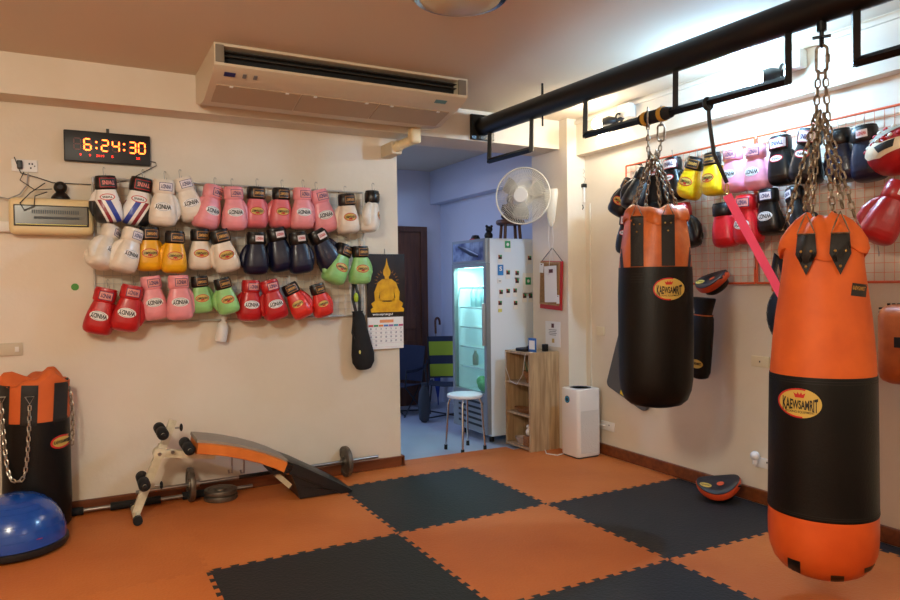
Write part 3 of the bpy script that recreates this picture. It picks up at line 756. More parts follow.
mb = MB(); mb.tube([(.035+.0, .045*math.cos(a), 1.545+.05*math.sin(a)) for a in [2*PI*k/18 for k in range(18)]], .005, 6, closed=True); mb.tube([(-.032, .045*math.cos(a), 1.545+.05*math.sin(a)) for a in [2*PI*k/18 for k in range(18)]], .005, 6, closed=True); mb.obj('bar_loop', chainm, b1)

# pink strap from the bar
A_ = Vector((1.2, -1.072, 2.235)); B_ = aX(727, 195, 1.30); C_ = aX(784, 300, 1.62)
st = tag(empty('tension_strap', A_), 'bright pink strap with black cord running from the bar behind the large bag', 'strap')
def band(mb, p, q, w, t):
    p, q = Vector(p), Vector(q); d = (q-p).normalized(); v = (CAM-(p+A_)).normalized(); s_ = d.cross(v).normalized(); n = d.cross(s_)
    R = []
    for k in range(9):
        c = p.lerp(q, k/8); tw = 0.12*math.sin(k*.8); ss = s_*math.cos(tw)+n*math.sin(tw); nn = d.cross(ss)
        R.append([c+ss*w/2+nn*t/2, c-ss*w/2+nn*t/2, c-ss*w/2-nn*t/2, c+ss*w/2-nn*t/2])
    return mb.rings(R)
MB().tube([(0, 0, .0), (.01, .0, -.10), (.04, -.0, -.25), B_-A_+Vector((0, 0, .06))], .010, 8).obj('black_cord', blackp, st)
MB().tube([(.026*math.cos(a), 0, .026*math.sin(a)-.012) for a in [2*PI*k/14 for k in range(14)]], .010, 8, closed=True).obj('cord_loop', blackp, st)
mb = MB(); q = B_-A_; dd = (C_-B_).normalized(); loop(mb, q+Vector((0, 0, .03)), Vector((0, 0, 1)), cr.copy(), .055, .02, .003, 14, 6); mb.tube([q-cr*.022, q+cr*.022, q+cr*.004+Vector((0, 0, .028))], .003, 6, closed=True); mb.obj('snap_hook', brass, st)
band(MB(), q, C_-A_, .042, .003).obj('pink_webbing', mat('pink_webbing', (255, 92, 140), .6), st)

# ================================================================== WALL LAMPS
def wall_lamp(px, py, bx, by, label, bulbcol, power, color, r, ec):
    P = aX(px, py, 1.86); Bq = aX(bx, by, 2.05)
    root = tag(empty('wall_spotlight', P), label, 'spotlight')
    MB().ball((0, 0, 0), r, n=20, m=12).obj('bulb', mat('bulb_'+bulbcol, ec, .3, emit=ec, estr=22), root)
    d = (Bq-P); 
    MB().tube([(.02, -.02, .0), (.06, -.06, .01), (.09, -.09, .015)], [.035, .042, .025], 16).obj('lamp_head', blackp, root)
    MB().tube([(.08, -.08, .012), (.13, -.11, .03), (.165, -.12, .06)], .014, 8).obj('arm', blackp, root)
    MB().tube([(.11+.03*math.cos(a), -.10+.0*a, .03+.035*math.sin(a)) for a in [2*PI*k/16 for k in range(16)]], .008, 6, closed=True).obj('bracket_ring', blackp, root)
    MB().box(.12, .19, -.19, -.07, .03, .13, bev=.008).obj('junction_box', whitep, root)
    l = bpy.data.lights.new('lamp', 'POINT'); l.energy = power; l.color = color; l.shadow_soft_size = r
    lo = bpy.data.objects.new('lamp_light', l); C.objects.link(lo); lo.parent = root; lo.location = (-.06, .02, -.015)
    return root
wl = wall_lamp(598, 124, 620, 106, 'warm white spotlight on the right beam near the corner pillar', 'warm', 9, (1.0, .88, .70), .046, (255, 244, 220))
MB().ball((.0, -.045, -.118), .040, n=20, m=12).tube([(.0, -.045, -.118), (.05, -.08, -.03)], .016, 8).obj('bulb', MATS['bulb_warm'], wl)
wall_lamp(755, 78, 768, 60, 'cool white spotlight on the right beam above the black gloves', 'cool', 72, (.36, .66, 1.0), .052, (214, 234, 255))

# ================================================================== OTHER THINGS ON THE RIGHT WALL
def on_right(name, px, py, X, label, cat, rot=(0, 0, 0), group=None):
    P = aX(px, py, X); o = empty(name, P, (rot[0], rot[1], RW+rot[2])); tag(o, label, cat, group); return o
# headgear
hg = on_right('headgear', 899, 150, 1.97, 'red and cream padded headgear with laced top hanging at the right end of the rack', 'headgear', (rad(-10), rad(-22), rad(-10)))
mb = MB(); mb.ball((0, 0, 0), .150, .12, .115, 32, 18)
shell = mb.obj('shell', lea('leather_crimson', COL['crimson']), hg); sv = bvh_of(shell.data)
solid_decal([(-.05, .035), (-.115, .01), (-.09, -.03), (-.02, -.06), (.08, -.06), (.10, -.01), (.02, .0)], sv, .010, 4).obj('face_band', lea('leather_cream', (226, 208, 176)), hg)
solid_decal([(-.02, -.004), (-.01, -.04), (.06, -.044), (.08, -.012)], sv, .014, 3).obj('badge', inkm, hg)
op = solid_decal([(-.08, .045), (-.02, .078), (.09, .082), (.10, .05), (.02, .03)], sv, .006, 4).obj('inner_lining', mat('grey_lining', (150, 140, 124), .7), hg)
for k in range(7):
    x = -.10+k*.032
    for z, dz in ((.030-.002*k, .0), (.078, .0)):
        h = sv.ray_cast(Vector((x, -1, z)), Vector((0, 1, 0)))[0]
        if h: MB().ball((x, h.y-.006, z), .013, .008, .009, 10, 6).obj('lace', mat('lace_white' if k % 2 else 'lace_red', (226, 220, 210) if k % 2 else (176, 30, 40), .6), hg)
# kick shield plate behind shorter bag
kp = on_right('foam_board', 632, 352, 2.085, 'grey rounded flat board hanging tilted on the wall behind the shorter bag', 'board', (0, rad(20), 0))
kp.location = (2.10, .3705, .84)
MB().prism(rrect(.45, .75, .04), -.012, .012).obj('board', mat('grey_board', (84, 82, 80), .55), kp)
MB().box(-.06, .04, -.0135, -.012, -.365, -.335).obj('yellow_label', mat('yellow_label', (226, 196, 40), .5), kp)
MB().tube([(0, 0, .37), (-.04, -.0, .50), (-.15, -.01, .60)], .003, 6).obj('hanging_cord', blackp, kp)
# focus mitts
def focus_mitt(name, root, K=3.2):
    N = 40; R = []; H_ = []
    def shape(s_, dz, th):
        out = []
        for k in range(N):
            a = 2*PI*k/N; x = .118*s_*math.cos(a)*(1+.06*math.sin(a)); y = .092*s_*math.sin(a)
            z = K*x*x*1.0+dz+1.2*y*y*.3; out.append(Vector((x, y, z)))
        return out
    MB().rings([shape(.80, -.004, 0), shape(.97, 0, 0), shape(1.0, .010, 0), shape(1.0, .030, 0), shape(.97, .038, 0)], cap=False).obj('orange_rim', lea('leather_orangerim', (204, 72, 30)), root)
    MB().rings([shape(s_, z, 0) for s_, z in ((.96, .034), (.955, .042), (.86, .048), (.5, .047), (.25, .0465), (.02, .046))], cap=False).obj('striking_face', lea('leather_navyblack', (26, 28, 38)), root)
    MB().rings([shape(s_, z, 0) for s_, z in ((.2, -.045), (.55, -.042), (.72, -.030), (.78, -.004))]).obj('hand_pocket', bvin, root)
    def top(x, y, z=.052): return Vector((x, y, K*x*x+.36*y*y+z))
    def disc(cx, cy, rx, ry, z, n=20):
        mb = MB(); v = [top(cx, cy, z)]+[top(cx+rx*math.cos(2*PI*k/n), cy+ry*math.sin(2*PI*k/n), z) for k in range(n)]
        return mb.add(v, [(0, 1+k, 1+(k+1) % n) for k in range(n)])
    disc(.01, .0, .020, .018, .0500).obj('target_dot', mat('orange_dot', (214, 84, 40), .5), root)
    lg = disc(-.065, -.022, .030, .020, .0515).obj('logo_patch', goldm, root)
    v, f = text2d('KAEWSAMRIT', .045, .012); MB().add([top(-.065+x, -.022+y, .053) for x, y in v], f).obj('lettering', inkm, lg)
    for k in range(3):
        MB().box(.098, .116, -.045+k*.03, -.030+k*.03, .05, .058).obj('lace', blackp, root)
fm = empty('focus_mitt', (1.975, -.475, .052), (rad(20), rad(-10), rad(-52))); focus_mitt('f', fm, 2.6); fm.scale = (1.12,)*3; tag(fm, 'orange and black curved focus mitt lying on the black mat by the baseboard', 'focus mitt')
fm2 = on_right('focus_mitt', 715, 285, 2.0, 'dark focus mitt with orange rim hanging from the bottom of the orange rack', 'focus mitt', (rad(35), rad(-12), rad(0)))
focus_mitt('g', fm2, 1.6)
# long shin guard
sg = on_right('shin_guard', 702, 338, 2.03, 'long black shin guard with gold badge hanging right of the shorter bag', 'shin guard', (0, rad(4), 0))
body = MB().rings([sell(0, 0, z, rx, ry, 2.5) for z, rx, ry in ((-.265, .035, .03), (-.255, .055, .04), (-.22, .068, .048), (-.1, .072, .05), (.05, .076, .05), (.13, .074, .045), (.16, .062, .035), (.20, .072, .036), (.255, .088, .036), (.262, .084, .03))]).obj('pad', bvin, sg)
MB().rings([sell(0, 0, .146, .070, .042, 2.5), sell(0, 0, .154, .070, .042, 2.5)], cap=False).obj('orange_piping', orange_l, sg)
sgv = bvh_of(body.data); pt = decal(MB(), ell2d(.095, .058), sgv, .005, -.165, 0, .0015).obj('logo_patch', goldm, sg)
decal(MB(), text2d('KAEWSAMRIT', .075, .018), sgv, .005, -.163, 0, .003).obj('lettering', inkm, pt)
# round black belly pad
bp_ = on_right('belly_pad', 797, 315, 2.02, 'black round belly pad with laced edge hanging behind the large bag', 'belly pad')
MB().ball((0, 0, 0), .185, .085, .20, 32, 18).obj('pad', bvin, bp_)
MB().box(-.13, -.05, -.05, .02, .13, .175, bev=.01).obj('orange_corner', orange_l, bp_)
MB().tube([(-.10, -.01, .12), (-.14, -.01, .24), (-.12, -.01, .34), (-.09, -.01, .30), (-.05, -.01, .15)], .022, 8, flat=.35).obj('strap', blackp, bp_)
mb = MB()
for k in range(9):
    a = rad(120+k*14); mb.tube([(.15*math.cos(a), -.055, .165*math.sin(a)), (.165*math.cos(a), -.035, .18*math.sin(a))], .005, 6)
mb.obj('lacing', mat('grey_lace', (90, 90, 90), .6), bp_)
# orange kick pad
kk = on_right('kick_pad', 914, 345, 2.02, 'orange kick pad with black laced edge cut off by the right frame edge', 'kick pad')
MB().box(-.145, .145, -.09, .05, -.195, .195, bev=.06).obj('pad', orange_l, kk)
mb = MB()
for k in range(17):
    z = -.15+k*.02; mb.box(-.150, -.136, -.03, -.018, z, z+.009)
for k in range(9): mb.box(-.11+k*.024, -.10+k*.024, -.03, -.018, .188, .200)
mb.obj('lacing', inkm, kk)
MB().box(-.04, .06, -.096, -.088, -.01, .04).obj('black_badge', inkm, kk)
# sockets and switches
def plate(name, plane, P, w, h, label, holes=(), m=None, cat='socket'):
    o = empty(name, P, (0, 0, 0 if plane == 'L' else RW)); tag(o, label, cat)
    MB().box(-w/2, w/2, -.012, 0, -h/2, h/2, bev=.003).obj('cover_plate', m or whitep, o)
    for x, z, r in holes: MB().box(x-r, x+r, -.0135, -.012, z-r*1.3, z+r*1.3).obj('socket_hole', inkm, o)
    return o
plate('wall_socket', 'L', aY(24.5, 166, LY), .13, .072, 'white double wall socket left of the digital clock', [(.025, .012, .004), (.04, .012, .004), (.032, -.012, .004), (.052, .0, .003)])
MB().box(-.035, -.008, -.05, -.012, -.022, .025, bev=.004).obj('power_plug', blackp, None, loc=aY(24.5, 166, LY)); tag(C.objects['power_plug'], 'black power plug in the socket left of the clock', 'plug')
sw = plate('light_switch', 'L', aY(8, 349.5, LY), .15, .075, 'cream switch plate on the left wall above the standing bag', [], mat('aged_plastic', (196, 184, 160), .5), 'switch')
MB().box(.035, .055, -.018, -.012, -.015, .015, bev=.002).obj('rocker', whitep, sw)
plate('wall_socket', 'R', aX(761, 361.5, RX), .125, .065, 'small cream socket plate on the right wall beside the large bag', [(0, 0, .004)], creamp)
plate('wall_socket', 'R', aX(764, 463, RX), .12, .062, 'low white wall socket holding the round white sensor', [(.03, .01, .004), (.045, .01, .004)])
sn = aX(755, 459, RX-.05); MB().ball((0, 0, .02), .028, n=18, m=12).cyl((0, 0, -.03), (0, 0, 0), .015, 12).obj('plug_in_sensor', mat('glossy_white', (235, 235, 240), .2), None, loc=sn); tag(C.objects['plug_in_sensor'], 'round white plug-in device on the low socket by the right baseboard', 'sensor')
ps = plate('wall_socket', 'R', aX(608.5, 426, RX), .15, .07, 'white socket with plugged cable behind the white air purifier', [(.02, .01, .004)])
MB().tube([(-.02, -.015, 0), (-.05, -.05, .01), (-.09, -.06, -.02), (-.13, -.05, -.01)], .004, 6).obj('plug_cable', whitep, ps)
plate('light_switch', 'R', aX(601, 331, RX), .09, .07, 'beige switch plate on the right wall left of the shorter bag', [], creamp, 'switch')
hb = on_right('cable_cluster', 583, 195, RX-.02, 'thin plug-in device with coiled black cable on the wall by the corner', 'cable')
hb.location = aX(584, 190, RX-.02)
MB().box(-.012, .012, -.02, .02, .02, .05).obj('black_plug', blackp, hb)
MB().cyl((0, 0, .02), (0, 0, -.10), .010, 8).obj('white_tube', whitep, hb)
MB().tube([(-.03+.035*math.cos(a*.9)*(1-a*.02), -.01, -.15+.03*math.sin(a)) for a in [k*.5 for k in range(26)]]+[(-.13, -.01, -.20), (-.16, -.01, -.12)], .0028, 5).obj('coiled_cable', blackp, hb)
MB().tube([(0, 0, .05), (.02, 0, .09), (-.02, 0, .12), (.01, 0, .15), (-.005, 0, .17)], .002, 5).obj('top_wire', steel, hb)

# ================================================================== PILLAR: fan, boards, shelf, purifier
fp = Vector((1.72, 1.33, 2.095)); fp = aX(523, 196, 1.72)
fan = tag(empty('wall_fan', fp, (0, 0, rad(-52))), 'white oscillating wall fan with wire cage on the corner pillar', 'fan')
whf = mat('fan_cream_plastic', (222, 216, 200), .4)
R0 = 28.0/ppm(fp)
mb = MB()
for r, y in ((R0, 0), (R0*1.0, -.012)): mb.tube([(r*math.cos(a), y, r*math.sin(a)) for a in [2*PI*k/40 for k in range(40)]], .005, 6, closed=True)
for side_, dp in ((-1, .055), (1, .09)):
    for k in range(84):
        a = 2*PI*k/84; ca, sa = math.cos(a), math.sin(a)
        pts = [(r*R0*ca, side_*dp*(1-r**3), r*R0*sa) for r in (.22, .45, .7, .88, 1.0)]
        mb.tube(pts, .0016, 4)
    for r in (.45, .75): mb.tube([(r*R0*math.cos(a), side_*dp*(1-r**3), r*R0*math.sin(a)) for a in [2*PI*k/36 for k in range(36)]], .0012, 4, closed=True)
mb.obj('cage', whf, fan)
MB().cyl((0, -.066, 0), (0, -.05, 0), R0*.25, 28).obj('hub_cap', whitep, fan)
mb = MB()
for k in range(3):
    a0 = 2*PI*k/3+.4; v = []
    for i in range(7):
        r = R0*(.18+.68*i/6); wdt = .35+.55*math.sin(PI*(.15+.7*i/6))
        v += [(r*math.cos(a0-wdt/2), -.018, r*math.sin(a0-wdt/2)), (r*math.cos(a0+wdt/2), .018, r*math.sin(a0+wdt/2)), (r*math.cos(a0+wdt/2), .021, r*math.sin(a0+wdt/2)), (r*math.cos(a0-wdt/2), -.015, r*math.sin(a0-wdt/2))]
    mb.rings([v[4*i:4*i+4] for i in range(7)])
mb.obj('blades', mat('fan_blade', (150, 146, 136), .35), fan)
MB().cyl((0, .03, 0), (0, .16, 0), .055, 20, .045).obj('motor', whf, fan)
wall_pt = Matrix.Rotation(rad(52), 4, 'Z') @ (Vector((1.945, 1.20, 2.05))-fp)
MB().tube([(0, .12, 0), (.07, .19, .02), (wall_pt*.9)+Vector((0, 0, .02))], [.03, .028, .03], 10).obj('arm', whf, fan)
bk = MB().rings([sell(wall_pt.x, wall_pt.y, wall_pt.z+z, rx, ry, 3) for z, rx, ry in ((-.22, .010, .015), (-.18, .03, .03), (-.07, .050, .055), (.05, .075, .065), (.085, .07, .055))]).obj('mounting_bracket', whf, fan)
for dx in (-.012, .014): MB().tube([wall_pt+Vector((dx, -.03, -.18)), wall_pt+Vector((dx*1.6, -.03, -.34)), wall_pt+Vector((dx*.4, -.03, -.44)), wall_pt+Vector((dx*2, -.03, -.62))], .0018, 5).obj('pull_cord', whitep, fan)
# cork board
cbp = aX(552, 284, 1.94)
cb = tag(empty('cork_board', cbp, (0, rad(3), RW)), 'small cork board with red frame and pinned papers hanging on the pillar', 'notice board')
MB().box(-.145, .145, -.012, 0, -.21, .19).obj('red_frame', mat('red_frame', (184, 34, 30), .5), cb)
MB().box(-.148, .120, -.018, -.004, -.175, .185, bev=.003).obj('wood_frame', wood('pale_wood', (178, 140, 88), (150, 112, 66)), cb)
MB().box(-.135, .108, -.020, -.016, -.16, .17).obj('cork', mat('cork', (150, 112, 68), .9, var=.3, vscale=60), cb)
for (x, z, w, h, r) in ((.01, .0, .17, .30, 4), (-.12, .13, .06, .08, -3), (.115, -.12, .04, .07, 4)):
    pp = flat(MB(), rect2d(w, h, 1, 1), x, -.0225-(w < .1)*.001, z, rad(r)).obj('pinned_paper', paper, cb)
    flat(MB(), rect2d(w*.35, h*.10, 1, 1), x, -.0245, z+h*.36, rad(r)).obj('photo_print', mat('dark_print', (90, 40, 40), .5), pp)
MB().tube([(-.14, -.005, .19), (0, -.005, .30), (.14, -.005, .19)], .003, 5).obj('hanging_string', inkm, cb)
ps_ = tag(empty('paper_notice', aX(553, 334, 1.952), (0, 0, RW)), 'white paper notice taped on the pillar above the wooden shelf', 'notice')
MB().box(-.103, .103, -.002, 0, -.105, .105).obj('sheet', paper, ps_)
flat(MB(), rect2d(.035, .035, 1, 1), 0, -.003, .07).obj('photo_print', mat('dark_print'), ps_)
mb = MB()
for k in range(4): flat(mb, rect2d(.11-.02*(k % 2), .005, 1, 1), 0, -.003, .035-.014*k)
mb.obj('printed_lines', mat('grey_ink'), ps_)
flat(MB(), rect2d(.032, .035, 1, 1), .005, -.003, -.055).obj('small_picture', mat('yellow_print', (200, 170, 100), .6), ps_)
# shelf
sm = wood('oak_laminate', (190, 162, 124), (152, 124, 90), 7, 2, .55)
sh = tag(empty('bookshelf', (1.66, 1.125, 0)), 'open light wooden shelf unit with three compartments beside the fridge', 'shelf')
Dx, Wy, Hz = .29, .365, .80
MB().box(0, Dx, 0, .018, 0, Hz).obj('side_panel', sm, sh, False); MB().box(0, Dx, Wy-.018, Wy, 0, Hz).obj('side_panel', sm, sh, False)
MB().box(0, Dx, .018, Wy-.018, Hz-.018, Hz).obj('top_panel', sm, sh, False); MB().box(0, Dx, .018, Wy-.018, .01, .028).obj('bottom_panel', sm, sh, False)
for z in (.275, .53): MB().box(.004, Dx, .018, Wy-.018, z, z+.016).obj('shelf_board', sm, sh, False)
MB().box(Dx-.006, Dx, .018, Wy-.018, .028, Hz-.018).obj('back_panel', sm, sh, False)
wick = mat('wicker', (150, 100, 56), .8, var=.4, vscale=80)
def at_(o, x, y, z): o.location = (x, y, z); return o
o = tag(empty('wicker_cone', (1.715, 1.225, .546)), 'cone-shaped wicker basket with pens on the upper shelf of the bookshelf', 'basket')
MB().lathe([(.015, 0), (.045, .09), (.05, .10), (.044, .10), (.01, .01)], 20).obj('basket', wick, o)
for k in range(4): MB().cyl((0, 0, .05), (.02*math.cos(k*1.6)-.01, .025*math.sin(k*1.6)+.01, .16+.01*k), .004, 6).obj('pen', mat('pen_green', (60, 110, 80), .5), o)
o = MB().rings([sell(0, 0, z, rx, ry, 2) for z, rx, ry in ((0, .04, .08), (.02, .06, .12), (.035, .068, .135), (.035, .060, .125), (.012, .035, .07))]).obj('wicker_tray', wick, None, loc=(1.735, 1.30, .291)); tag(o, 'shallow oval wicker tray on the middle shelf of the bookshelf', 'tray')
o = MB().lathe([(.03, 0), (.055, .05), (.058, .055), (.05, .055), (.028, .008)], 24).obj('glass_bowl', mat('clear_bowl', (190, 170, 160), .15, coat=.5), None, loc=(1.725, 1.345, .028)); tag(o, 'small bowl on the bottom shelf of the bookshelf', 'bowl')
o = MB().box(-.05, .05, -.04, .04, 0, .085, bev=.006).obj('wooden_box', wick, None, loc=(1.725, 1.215, .028)); tag(o, 'small brown box on the bottom shelf of the bookshelf', 'box')
o = MB().ball((0, 0, .03), .022, .022, .03).ball((0, 0, .075), .017).ball((.02, .01, .04), .012).obj('white_figurine', whitep, None, loc=(1.71, 1.225, .113)); tag(o, 'small white figurine on the brown box in the bookshelf', 'figurine')
o = tag(empty('wifi_router', (1.76, 1.32, .80), (0, 0, .2)), 'flat black router lying on top of the wooden shelf', 'router'); MB().box(-.07, .07, -.06, .06, 0, .028, bev=.01).obj('case', blackp, o); MB().ball((.02, -.03, .03), .04, .03, .018).obj('cable_coil', blackp, o)
o = tag(empty('payment_sign', (1.74, 1.20, .80), (0, 0, RW+.15)), 'small blue framed white sign standing on the wooden shelf', 'sign')
MB().box(-.045, .045, -.004, .004, .0, .115, bev=.003).obj('frame', mat('sign_blue', (38, 96, 170), .5), o); MB().box(-.032, .032, -.006, -.004, .022, .095).obj('sheet', paper, o)
o = MB().box(-.02, .02, -.02, .02, 0, .06, bev=.004).obj('black_adapter', blackp, None, loc=(1.86, 1.19, .80)); tag(o, 'small black device behind the blue framed sign on the shelf', 'device')
o = MB().tube([(1.72, 1.47, .80), (1.655, 1.47, .79), (1.65, 1.46, .65), (1.65, 1.40, .55), (1.65, 1.30, .53), (1.655, 1.22, .62), (1.655, 1.18, .79), (1.72, 1.17, .803)], .0025, 6).obj('white_cable', whitep); tag(o, 'thin white cable drooping across the top opening of the bookshelf', 'cable')
o = MB().tube([(1.80, 1.12, .004), (1.74, 1.02, .004), (1.78, .93, .004), (1.85, .95, .004)], .004, 6).obj('white_cable', whitep); tag(o, 'white cable loop lying on the mat between bookshelf and air purifier', 'cable')
# air purifier
ap = tag(empty('air_purifier', (1.955, .855, 0)), 'white tower air purifier standing in the right corner beside the shelf', 'air purifier')
MB().rings([[Vector((x, y, z)) for x, y in rrect(.23*s_, .215*s_, .03)] for z, s_ in ((.012, .97), (.02, 1), (.525, 1), (.533, .985), (.536, .94))]).obj('body', mat('satin_white', (232, 228, 222), .35), ap)
MB().rings([[Vector((x, y, z)) for x, y in rrect(.215, .20, .03)] for z in (0, .012)]).obj('base', mat('dark_grey_plastic', (60, 60, 62), .5), ap)
MB().lathe([(.082, .536), (.082, .538), (.07, .538), (.068, .530), (.0, .530)], 32).obj('fan_grille', mat('grille_grey', (120, 126, 132), .4), ap)
vm = mat('vent_mesh_white', (216, 212, 206), .5)
nt = vm.node_tree; vo = nt.nodes.new('ShaderNodeTexVoronoi'); vo.inputs['Scale'].default_value = 120; tcn = nt.nodes.new('ShaderNodeTexCoord'); nt.links.new(tcn.outputs['Object'], vo.inputs['Vector'])
bpn = nt.nodes.new('ShaderNodeBump'); bpn.inputs['Strength'].default_value = .8; bpn.inputs['Distance'].default_value = .004; nt.links.new(vo.outputs['Distance'], bpn.inputs['Height']); nt.links.new(bpn.outputs[0], nt.nodes['Principled BSDF'].inputs['Normal'])
MB().box(-.085, .085, -.1095, -.107, .04, .37).obj('vent_panel', vm, ap)
dsp = MB().cyl((-.1135, .02, .45), (-.118, .02, .45), .028, 24).obj('display', inkm, ap)
MB().tube([(-.1185, .02+.02*math.cos(a), .45+.02*math.sin(a)) for a in [2*PI*k/24 for k in range(24)]], .002, 5, closed=True).obj('light_ring', mat('teal_glow', (20, 110, 130), .4, emit=(20, 130, 160), estr=.6), dsp)

# ================================================================== FRIDGE
fr = tag(empty('display_fridge', (1.57, 1.62, -.02)), 'tall white display fridge with lit glass door in the back room', 'fridge')
fw, fd, fh = .61, .60, 1.775
fwm = mat('fridge_white', (222, 232, 242), .35); fgm = mat('fridge_grey_frame', (140, 146, 150), .35, .3); inn = mat('fridge_liner', (220, 235, 232), .5)
mb = MB(); mb.box(.03, fd, 0, .03, .06, fh, bev=.006).box(.03, fd, fw-.03, fw, .06, fh, bev=.006).box(.04, fd, .03, fw-.03, fh-.22, fh-.002).box(fd-.03, fd, .03, fw-.03, .06, fh).box(.03, fd, .03, fw-.03, .06, .40)
mb.obj('cabinet', fwm, fr, False)
MB().box(.035, fd-.03, .03, fw-.03, .40, .41).box(fd-.035, fd-.03, .03, fw-.03, .41, fh-.22).obj('inner_liner', inn, fr, False)
hdr = MB().rings([[Vector((x, y, z)) for x, y in rrect(.05, fw, .015, cx=.012, cz=fw/2)] for z in (fh-.205, fh)]).obj('header_panel', fgm, fr)
MB().box(-.0155, -.0125, .035, fw-.035, fh-.185, fh-.025).obj('header_graphic', mat('header_blue', (50, 62, 110), .3, c2=(150, 170, 200), vscale=9), hdr)
MB().tube([(-.018, .12, fh-.15), (-.018, .25, fh-.12), (-.018, .40, fh-.07), (-.018, .48, fh-.05)], [.012, .022, .018, .006], 8, flat=.3).obj('bottle_drawing', mat('header_dark', (18, 24, 50), .3), hdr)
df = MB(); a_, b_ = .40, fh-.21
df.box(-.012, .03, 0, .04, a_, b_).box(-.012, .03, fw-.04, fw, a_, b_).box(-.012, .03, .04, fw-.04, a_, a_+.03).box(-.012, .03, .04, fw-.04, b_-.035, b_)
dr = df.obj('door', fgm, fr, False)
MB().box(-.04, -.012, .012, .03, a_+.45, b_-.35, bev=.004).obj('door_handle', mat('silver_plastic', (176, 178, 180), .3, .5), dr)
gm = bpy.data.materials.new('door_glass'); gm.use_nodes = True; nt = gm.node_tree; nt.nodes.remove(nt.nodes['Principled BSDF'])
tr = nt.nodes.new('ShaderNodeBsdfTransparent'); gl = nt.nodes.new('ShaderNodeBsdfGlossy'); gl.inputs['Roughness'].default_value = .05; mx = nt.nodes.new('ShaderNodeMixShader'); mx.inputs[0].default_value = .07
tr.inputs[0].default_value = (.86, .96, .95, 1); nt.links.new(tr.outputs[0], mx.inputs[1]); nt.links.new(gl.outputs[0], mx.inputs[2]); nt.links.new(mx.outputs[0], nt.nodes['Material Output'].inputs[0])
MB().box(.004, .009, .04, fw-.04, a_+.03, b_-.035).obj('glass_pane', gm, dr, False)
mb = MB(); mb.box(-.01, .03, 0, fw, .08, .40)
kick = mb.obj('vent_panel', fgm, fr, False)
mb = MB()
for k in range(5): mb.box(-.0125, -.0095, .07, fw-.10, .13+k*.05, .15+k*.05)
mb.obj('vent_slot', inkm, kick, False)
shm = mat('shelf_wire_white', (226, 236, 234), .4)
for z in (.62, .80, .98, 1.16, 1.34):
    mb = MB(); mb.box(.05, .06, .035, fw-.035, z, z+.014)
    for k in range(14): mb.cyl((.05, .05+k*.039, z+.004), (fd-.05, .05+k*.039, z+.004), .0025, 5)
    mb.obj('wire_shelf', shm, fr, False)
for y in (.06, fw-.1):
    for x in (.08, fd-.1): MB().cyl((x, y+.02, 0), (x, y+.02, .07), .022, 12).obj('foot', rubber, fr)
MB().box(.06, .11, .10, fw-.10, b_-.035, b_-.01).obj('lamp_strip', mat('fridge_lamp', (230, 255, 250), .4, emit=(200, 255, 245), estr=8), fr)
l = bpy.data.lights.new('fridge_lamp', 'AREA'); l.shape = 'RECTANGLE'; l.size = .04; l.size_y = .36; l.energy = 5; l.color = (.62, 1.0, .92)
lo = bpy.data.objects.new('fridge_lamp_light', l); C.objects.link(lo); lo.parent = fr; lo.location = (.09, fw/2, b_-.05)
btl = mat('clear_bottle', (176, 214, 220), .15, coat=.4)
def bottle(x, y, z, h=.2, m=btl, r=.03):
    o = empty('water_bottle', (1.57+x, 1.62+y, -.02+z)); MB().lathe([(r*.9, 0), (r, .01), (r, h*.62), (r*.45, h*.82), (r*.42, h*.92)], 14).obj('bottle', m, o)
    MB().cyl((0, 0, h*.92), (0, 0, h), r*.48, 10).obj('cap', whitep, o); return o
k = 0
for nm_, y in zip(('nearest the fridge side', 'second from the fridge side', 'middle', 'second from the hinge side', 'nearest the hinge side'), (.08, .17, .26, .35, .44)):
    tag(bottle(.12, y, 1.16+.014), f'clear water bottle, {nm_}, on the upper fridge shelf', 'bottle', 'water bottles in the fridge')
o = MB().ball((0, 0, .06), .08, .11, .065, 16, 10).ball((-.02, .06, .09), .05, .05, .05, 12, 8).obj('vegetable_bag', mat('green_vegetable', (120, 190, 110), .6, var=.3, vscale=20), None, loc=(1.70, 1.85, .392)); tag(o, 'green bag of vegetables at the bottom of the lit fridge', 'vegetables')
tag(bottle(.12, .12, .41, .20, mat('dark_bottle', (90, 60, 60), .3), .028), 'dark bottle at the bottom of the lit fridge', 'bottle')
tag(bottle(.14, .45, .62+.014, .14, mat('amber_jar', (150, 150, 130), .3), .028), 'short pale bottle on the lowest fridge wire shelf', 'bottle')
# magnets and notes on the fridge side (faces -Y)
gmag = mat('sticker_green', (40, 150, 90), .5); dmag = mat('magnet_dark', (60, 36, 40), .5); bmag = mat('sticker_blue', (40, 120, 190), .5); ymag = mat('note_yellow', (214, 206, 110), .6)
def stick(px, py, w, h, m, label, cat, back=None, group=None, bw=0, bh=0):
    P = aY(px, py, 1.6165); o = empty('fridge_magnet' if cat == 'magnet' else 'sticker', P); tag(o, label, cat, group)
    if back: MB().box(-bw/2, bw/2, -.001, .001, -bh*.65, bh*.35).obj('white_card', paper, o)
    MB().box(-w/2, w/2, -.004, .0015 if not back else -.001, -h/2, h/2).obj('face', m, o)
    if m.name == 'magnet_dark':
        MB().box(-w*.3, w*.5, -.005, -.004, h*.1, h/2).obj('green_corner', gmag, o); MB().box(-w*.5, -w*.1, -.005, -.004, 0, h*.45).obj('red_corner', redm, o)
    return o
